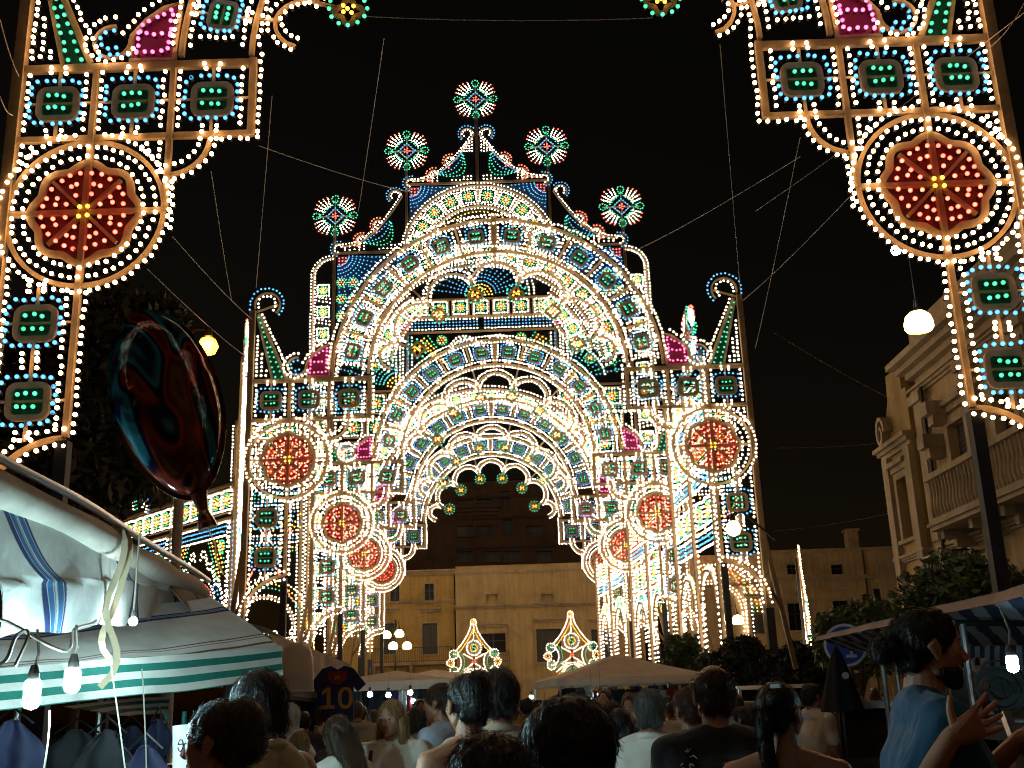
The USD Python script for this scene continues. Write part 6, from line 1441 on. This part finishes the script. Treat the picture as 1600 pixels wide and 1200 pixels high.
    # hair, eyes, brows
    if hair:
        hk = (hair, detail >= 1)
        if hk not in _bank:
            tt = smooth_mesh(hair_man(hair), 0.009 if detail >= 1 else 0.016, 4)
            v = np.asarray(tt.vertices); nn = np.asarray(tt.vertex_normals)
            v = v + nn * ((meshkit.fbm(v * np.array([55, 55, 16.0]), 3, 5) - 0.5) * 2 * (0.012 if hair == 'big' else 0.006))[:, None]
            _bank[hk] = (v, np.asarray(tt.faces))
        v, f = _bank[hk]
        obj('hair', (put(v), f), hair_m, o, True)
        if detail >= 1.0:
            r4 = np.random.default_rng(seed + 3)
            tt = trimesh.Trimesh(v, f, process=False); nv = np.asarray(tt.vertex_normals)
            idx = r4.integers(0, len(v), 2600)
            P0, N0 = v[idx], nv[idx]
            flow = np.stack([N0[:, 0] * 0.3, -0.5 + 0 * idx, -0.8 + 0 * idx], 1) if hair not in ('updo', 'bun', 'pony') else (np.array([0, -0.14, 0.02]) - P0) * 8
            flow = flow - N0 * (flow * N0).sum(1, keepdims=True); flow /= np.linalg.norm(flow, axis=1, keepdims=True) + 1e-6
            ln = r4.uniform(0.012, 0.034, (len(idx), 1)); wob = r4.normal(0, 0.16, (len(idx), 3))
            lift = r4.uniform(0.0, 0.3, (len(idx), 1)) ** 2
            if hair in ('updo', 'bun', 'pony'): lift = lift * 0.12; wob = wob * 0.4
            c4 = [P0 + N0 * 0.001, P0 + flow * ln * 0.4 + N0 * (0.003 + ln * lift), P0 + (flow + wob * 0.4) * ln * 0.8 + N0 * (0.004 + ln * lift * 2), P0 + (flow + wob) * ln * 1.2 + N0 * (0.003 + ln * lift * 2.6)]
            cv = put(np.stack(c4, 1).reshape(-1, 3))
            bc = UsdGeom.BasisCurves.Define(stage, path_for('hair_strands', o))
            bc.CreateTypeAttr('linear'); bc.CreateCurveVertexCountsAttr([4] * len(idx)); bc.CreatePointsAttr([Gf.Vec3f(*map(float, q)) for q in cv]); bc.CreateWidthsAttr([0.0011]); bc.SetWidthsInterpolation('constant')
            UsdShade.MaterialBindingAPI.Apply(bc.GetPrim()).Bind(M[hair_m]); tag(bc, kind='stuff')
    if detail >= 0.8:
        for sd in (-1, 1):
            ey = obj('eye', (put(balls([(sd * 0.031, 0.0735, 0.003)], 0.0118, ICO1)[0]), balls([(0, 0, 0)], 1, ICO1)[1]), 'eye_white', o, True)
            obj('iris', (put(balls([(sd * 0.031, 0.0825, 0.003)], 0.0052, ICO1)[0]), balls([(0, 0, 0)], 1, ICO1)[1]), 'iris', ey, True)
            v, f = MB().tube([(sd * 0.014, 0.088, 0.026), (sd * 0.03, 0.084, 0.032), (sd * 0.048, 0.070, 0.026)], [0.002, 0.0035, 0.0018], 6).mesh()
            obj('eyebrow', (put(v), f), hair_m, o, True)
        v, f = MB().tube([(-0.02, 0.083, -0.060), (0, 0.0905, -0.0585), (0.02, 0.083, -0.060)], [0.002, 0.0045, 0.002], 6).mesh()
        obj('lips', (put(v), f), 'lip', o, True)
    if 'glasses' in extras:
        mb = MB(); t_ = np.linspace(0, 2 * PI, 17)
        for sd in (-1, 1):
            mb.tube(np.stack([sd * 0.032 + 0.023 * np.cos(t_), 0.098 - 0.004 * np.cos(t_) * sd, 0.002 + 0.017 * np.sin(t_)], 1), 0.0018, 5)
            mb.tube([(sd * 0.055, 0.094, 0.006), (sd * 0.08, 0.03, 0.008), (sd * 0.082, -0.02, 0.002)], 0.0018, 5)
        mb.tube([(-0.009, 0.1, 0.006), (0.009, 0.1, 0.006)], 0.0018, 5)
        v, f = mb.mesh(); obj('glasses', (put(v), f), 'iron', o)
    if 'beard' in extras:
        bd = union([hull(((0, 0.064, -0.092), 0.027), ((0.044, 0.006, -0.062), 0.026), ((-0.044, 0.006, -0.062), 0.026), ((0.03, 0.05, -0.07), 0.026), ((-0.03, 0.05, -0.07), 0.026)), hull(((0.02, 0.082, -0.044), 0.006), ((-0.02, 0.082, -0.044), 0.006), ((0, 0.087, -0.043), 0.006))])
        tt = smooth_mesh(bd, 0.008, 2); v = np.asarray(tt.vertices) + np.asarray(tt.vertex_normals) * ((meshkit.fbm(np.asarray(tt.vertices) * 90, 3, 5) - 0.5) * 0.009)[:, None]
        obj('beard', (put(v), np.asarray(tt.faces)), hair_m, o, True)
    if 'headband' in extras:
        t_ = np.linspace(0, 2 * PI, 41)
        v, f = MB().tube(np.stack([0.092 * np.cos(t_), -0.02 + 0.113 * np.sin(t_), 0.055 + 0.035 * np.sin(t_)], 1), 0.02, 8).mesh(); obj('headband', (put(v), f), 'cotton_brown', o, True)
    if 'bag_strap' in extras:
        pts = smooth_path(np.array([J(0.13, 0.10, 1.10), J(0.11, 0.125, 1.27), J(0.115, 0.075, 1.43), J(0.12, 0.0, 1.475), J(0.13, -0.09, 1.40), J(0.17, -0.13, 1.2), J(0.22, -0.1, 1.0)]), 24)
        mb = MB()
        for a_, b_ in zip(pts[:-1], pts[1:]): mb.bar(a_, b_ + (b_ - a_) * 0.15, 0.022, 0.006, (0, 1, 0.3))
        obj('bag_strap', mb.mesh(), 'cotton_brown', o)
        obj('handbag', hull((J(0.24, -0.1, 0.98), .05), (J(0.28, 0.06, 0.98), .05), (J(0.24, -0.1, 0.8), .06), (J(0.28, 0.06, 0.8), .06)), 'cotton_brown', o, 40)
    if 'thin_strap' in extras:
        pts = smooth_path(np.array([J(0.14, 0.03, 1.46), J(0.10, -0.10, 1.40), J(-0.02, -0.135, 1.25), J(-0.15, -0.12, 1.05)]), 20)
        obj('bag_strap', MB().tube(pts, 0.007, 6).mesh(), 'cotton_beige', o, True)
    if 'clip' in extras:
        v, f = MB().box((0.02, -0.10, 0.1), (0.06, -0.085, 0.115)).mesh(); obj('hair_clip', (put(v), f), 'steel', o)
    if 'bracelet' in extras:
        sh, el, wr = A[-1]; q = sh + (el - sh) * 0.75; d_ = (el - sh) / np.linalg.norm(el - sh); a_ = np.cross(d_, [0, 1, 0]); a_ /= np.linalg.norm(a_); b_ = np.cross(d_, a_); t_ = np.linspace(0, 2 * PI, 21)[:, None]
        obj('arm_band', MB().tube(q + 0.048 * (np.cos(t_) * a_ + np.sin(t_) * b_), 0.008, 6).mesh(), 'goods_green', o)
    if 'print' in extras:
        r2 = np.random.default_rng(4)
        for (cx, cz, n, w) in ((0.06, 1.345, 30, 0.075), (-0.15, 1.40, 14, 0.03)):
            mb = MB()
            for q in range(n):
                x0_, z0_ = cx + r2.uniform(-w, w), cz + r2.uniform(-0.045, 0.045)
                pts = [(x0_ + 0.007 * i + r2.normal(0, .004), z0_ + r2.normal(0, .007)) for i in range(4)]
                P3 = []
                for x_, z_ in pts:
                    b = J(x_, -0.155 + 0.10 * abs(x_ / 0.25) ** 2 + max(0, z_ - 1.36) * 0.75, z_); P3.append(b)
                mb.tube(P3, 0.0022, 5)
            obj('shirt_print', mb.mesh(), 'print_pale', o)
    return o
def hash_(t):
    h = 0
    for c in t: h = (h * 131 + ord(c)) % 1000003
    return h
UP = lambda **k: k
# near people, left to right
person('dark haired woman in profile at lower left, glasses on, closest to the green striped canvas', 352, 3.1, 1.64, -78, 'updo', 'hair_brown', 'skin_tan', 'tee', 'cotton_brown', female=True, extras=('glasses',), detail=1.3)
person('man with cropped dark hair and cream shirt, behind the woman with glasses at lower left', 408, 3.75, 1.735, -62, 'short', 'hair_black', 'skin_tan', 'polo', 'cotton_cream', extras=(), detail=1.3)
person('white haired man with glasses and pale blue shirt bending over the stall', 488, 9.6, 1.70, -95, 'short', 'hair_white', 'skin_light', 'polo', 'cotton_pale_blue', extras=('glasses',), lean=0.30, long_sleeve=True)
person('fair haired child in a dark sleeveless top before the white haired man', 470, 8.2, 1.46, -25, 'short', 'hair_blond', 'skin_light', 'vest', 'cotton_brown', 'cotton_navy')
person('small dark haired girl facing left between the fair child and the brunette', 512, 7.2, 1.37, -75, 'updo', 'hair_brown', 'skin_tan', 'tank', 'cotton_grey', female=True)
person('brunette woman in a white tee bowing her head beside the blonde woman', 548, 6.2, 1.58, -50, 'long', 'hair_brown', 'skin_tan', 'tee', 'cotton_white', female=True, head_pitch=25, lean=0.14)
person('blonde woman in a white blouse facing the camera, brown bag strap on her shoulder', 612, 6.9, 1.655, 188, 'long', 'hair_blond', 'skin_light', 'blouse', 'cotton_white', 'cotton_beige', True, head_yaw=12, extras=('bag_strap',), detail=1.2)
person('man in a plain white tee seen from behind, right of the blonde woman', 652, 8.4, 1.60, 10, 'crop', 'hair_brown', 'skin_tan', 'tee', 'cotton_white')
person('short haired man in a pale grey shirt looking left', 690, 7.2, 1.745, -68, 'crop', 'hair_brown', 'skin_tan', 'tee', 'cotton_pale_blue')
person('tanned woman with dark piled hair, bare shoulders and arm band, back to the camera', 732, 4.35, 1.725, -30, 'updo', 'hair_black', 'skin_tan', 'strappy', 'cotton_white', female=True, extras=('bracelet',), detail=1.2, arms={1: ((0.25, 0.05, 1.13), (0.1, 0.22, 1.1))})
person('dark haired man in a beige shirt close to the woman with bare shoulders', 781, 4.75, 1.745, -8, 'short', 'hair_black', 'skin_tan', 'polo', 'cotton_beige')
person('person with black hair and a dark reddish headband cut off by the bottom edge', 762, 2.5, 1.53, 5, 'big', 'hair_black', 'skin_dark', 'tee', 'cotton_black', female=True, extras=('headband',), detail=1.2)
person('woman with big bushy dark hair, glasses and yellow top at the bottom centre', 882, 2.65, 1.60, -48, 'big', 'hair_black', 'skin_tan', 'tee', 'cotton_yellow', female=True, head_yaw=-14, extras=('glasses',), detail=1.3)
person('dark haired man in a loose white shirt before the pointed beige canopy', 957, 9.0, 1.60, 15, 'short', 'hair_black', 'skin_dark', 'tee', 'cotton_white')
person('woman with long black hair hanging down her back, left of the grey haired man', 966, 7.0, 1.56, 10, 'long', 'hair_black', 'skin_tan', 'strappy', 'cotton_brown', female=True)
person('woman with tied back hair facing the camera behind the grey haired man', 986, 8.0, 1.65, 200, 'updo', 'hair_brown', 'skin_tan', 'tee', 'cotton_black', female=True)
person('grey haired man in a white polo shirt seen from behind, left of the bald man', 1014, 5.7, 1.655, 12, 'crop', 'hair_grey', 'skin_tan', 'polo', 'cotton_white', wide=1.05)
person('reddish haired person in dark clothes half hidden by the bald man', 1078, 6.1, 1.66, -20, 'short', 'hair_auburn', 'skin_tan', 'tee', 'cotton_black')
person('balding man in a black sleeveless top with pale print, back to the camera', 1118, 4.4, 1.73, 4, 'bald', 'hair_brown', 'skin_tan', 'vest', 'cotton_black', extras=('print',), detail=1.3, wide=1.12)
person('woman with dark ponytail, hair clip and bare tanned shoulders', 1218, 3.95, 1.655, 14, 'pony', 'hair_black', 'skin_tan', 'strappy', 'cotton_beige', female=True, head_yaw=28, extras=('thin_strap', 'clip'), detail=1.3, wide=1.08)
person('young woman in a white top with a raised bare arm, before the pale car', 1160, 9.0, 1.53, -55, 'updo', 'hair_brown', 'skin_light', 'tank', 'cotton_white', female=True, arms={1: ((0.24, 0.1, 1.15), (0.12, 0.28, 1.3)), -1: ((0.24, 0.1, 1.15), (0.1, 0.26, 1.1))})
person('child in a blue tee between the bald man and the woman in white', 1143, 8.2, 1.38, 0, 'short', 'hair_brown', 'skin_tan', 'tee', 'cotton_blue')
person('man in a long white shirt walking right, beside the thin edge on ornament', 1268, 10.5, 1.70, 60, 'short', 'hair_black', 'skin_tan', 'tee', 'cotton_white')
person('person in a bright red tee beyond the ponytailed woman', 1303, 11.5, 1.52, 20, 'short', 'hair_brown', 'skin_tan', 'tee', 'cotton_red')
person('bearded man in a blue tee with his hair in a bun, gesturing with open hands', 1450, 3.6, 1.86, 96, 'bun', 'hair_black', 'skin_tan', 'tee', 'cotton_blue', head_yaw=-8, detail=1.5, wide=1.06, extras=('beard',),
       arms={1: ((0.25, -0.16, 1.19), (0.29, -0.02, 1.385)), -1: ((0.22, 0.10, 1.17), (0.06, 0.27, 1.36)), ('hand', 1): dict(d=(0.05, 0.85, 0.42), n=(-0.9, 0.05, 0.2), spread=1.1, curl=0.2, side=1), ('hand', -1): dict(d=(0.1, 0.9, 0.35), n=(0.7, 0.1, 0.7), spread=0.8, curl=0.3, side=1)})
# beard of the man in blue
# the far crowd: one figure of each build, then copies
kinds = [('short', 'hair_black', 'skin_tan', 'tee', 'cotton_navy', False), ('long', 'hair_brown', 'skin_tan', 'tank', 'cotton_red', True), ('short', 'hair_brown', 'skin_tan', 'tee', 'cotton_white', False), ('updo', 'hair_black', 'skin_light', 'tee', 'cotton_yellow', True), ('crop', 'hair_grey', 'skin_tan', 'polo', 'cotton_cream', False), ('long', 'hair_black', 'skin_dark', 'strappy', 'cotton_black', True)]
names = ['dark navy tee and short hair', 'red sleeveless top and long hair', 'white tee and short hair', 'yellow tee and tied hair', 'cream polo and grey cropped hair', 'black strappy top and long dark hair']
r3 = np.random.default_rng(21)
first = {}
spots = [(px + r3.uniform(-8, 8), r3.uniform(10.5, 26)) for px in np.r_[np.linspace(455, 690, 15), np.linspace(790, 950, 15), np.linspace(985, 1080, 8), np.linspace(1130, 1175, 4), np.linspace(1285, 1385, 5), np.linspace(1405, 1470, 5), np.linspace(520, 1100, 14)]]
for i, (px, y) in enumerate(spots):
    k = int(r3.integers(0, 6)); yaw = [0, 180, 60, -70, 150, -20][int(r3.integers(0, 6))] + r3.uniform(-20, 20)
    if px > 1270: y = max(y, 14 + (y - 10))
    p = at(px, 1095, y); H = r3.uniform(1.56, 1.74)
    lb = f'person of the far crowd with {names[k]}'
    if k not in first:
        first[k] = person(lb, px, y, 1.66, yaw, *kinds[k][:5], 'denim', kinds[k][5], group='far crowd with ' + names[k], detail=0.6)
    else:
        copy_of(first[k], 'person', lb, (p[0], y, 0), -math.radians(yaw), 'far crowd with ' + names[k], scale=H / 1.66)
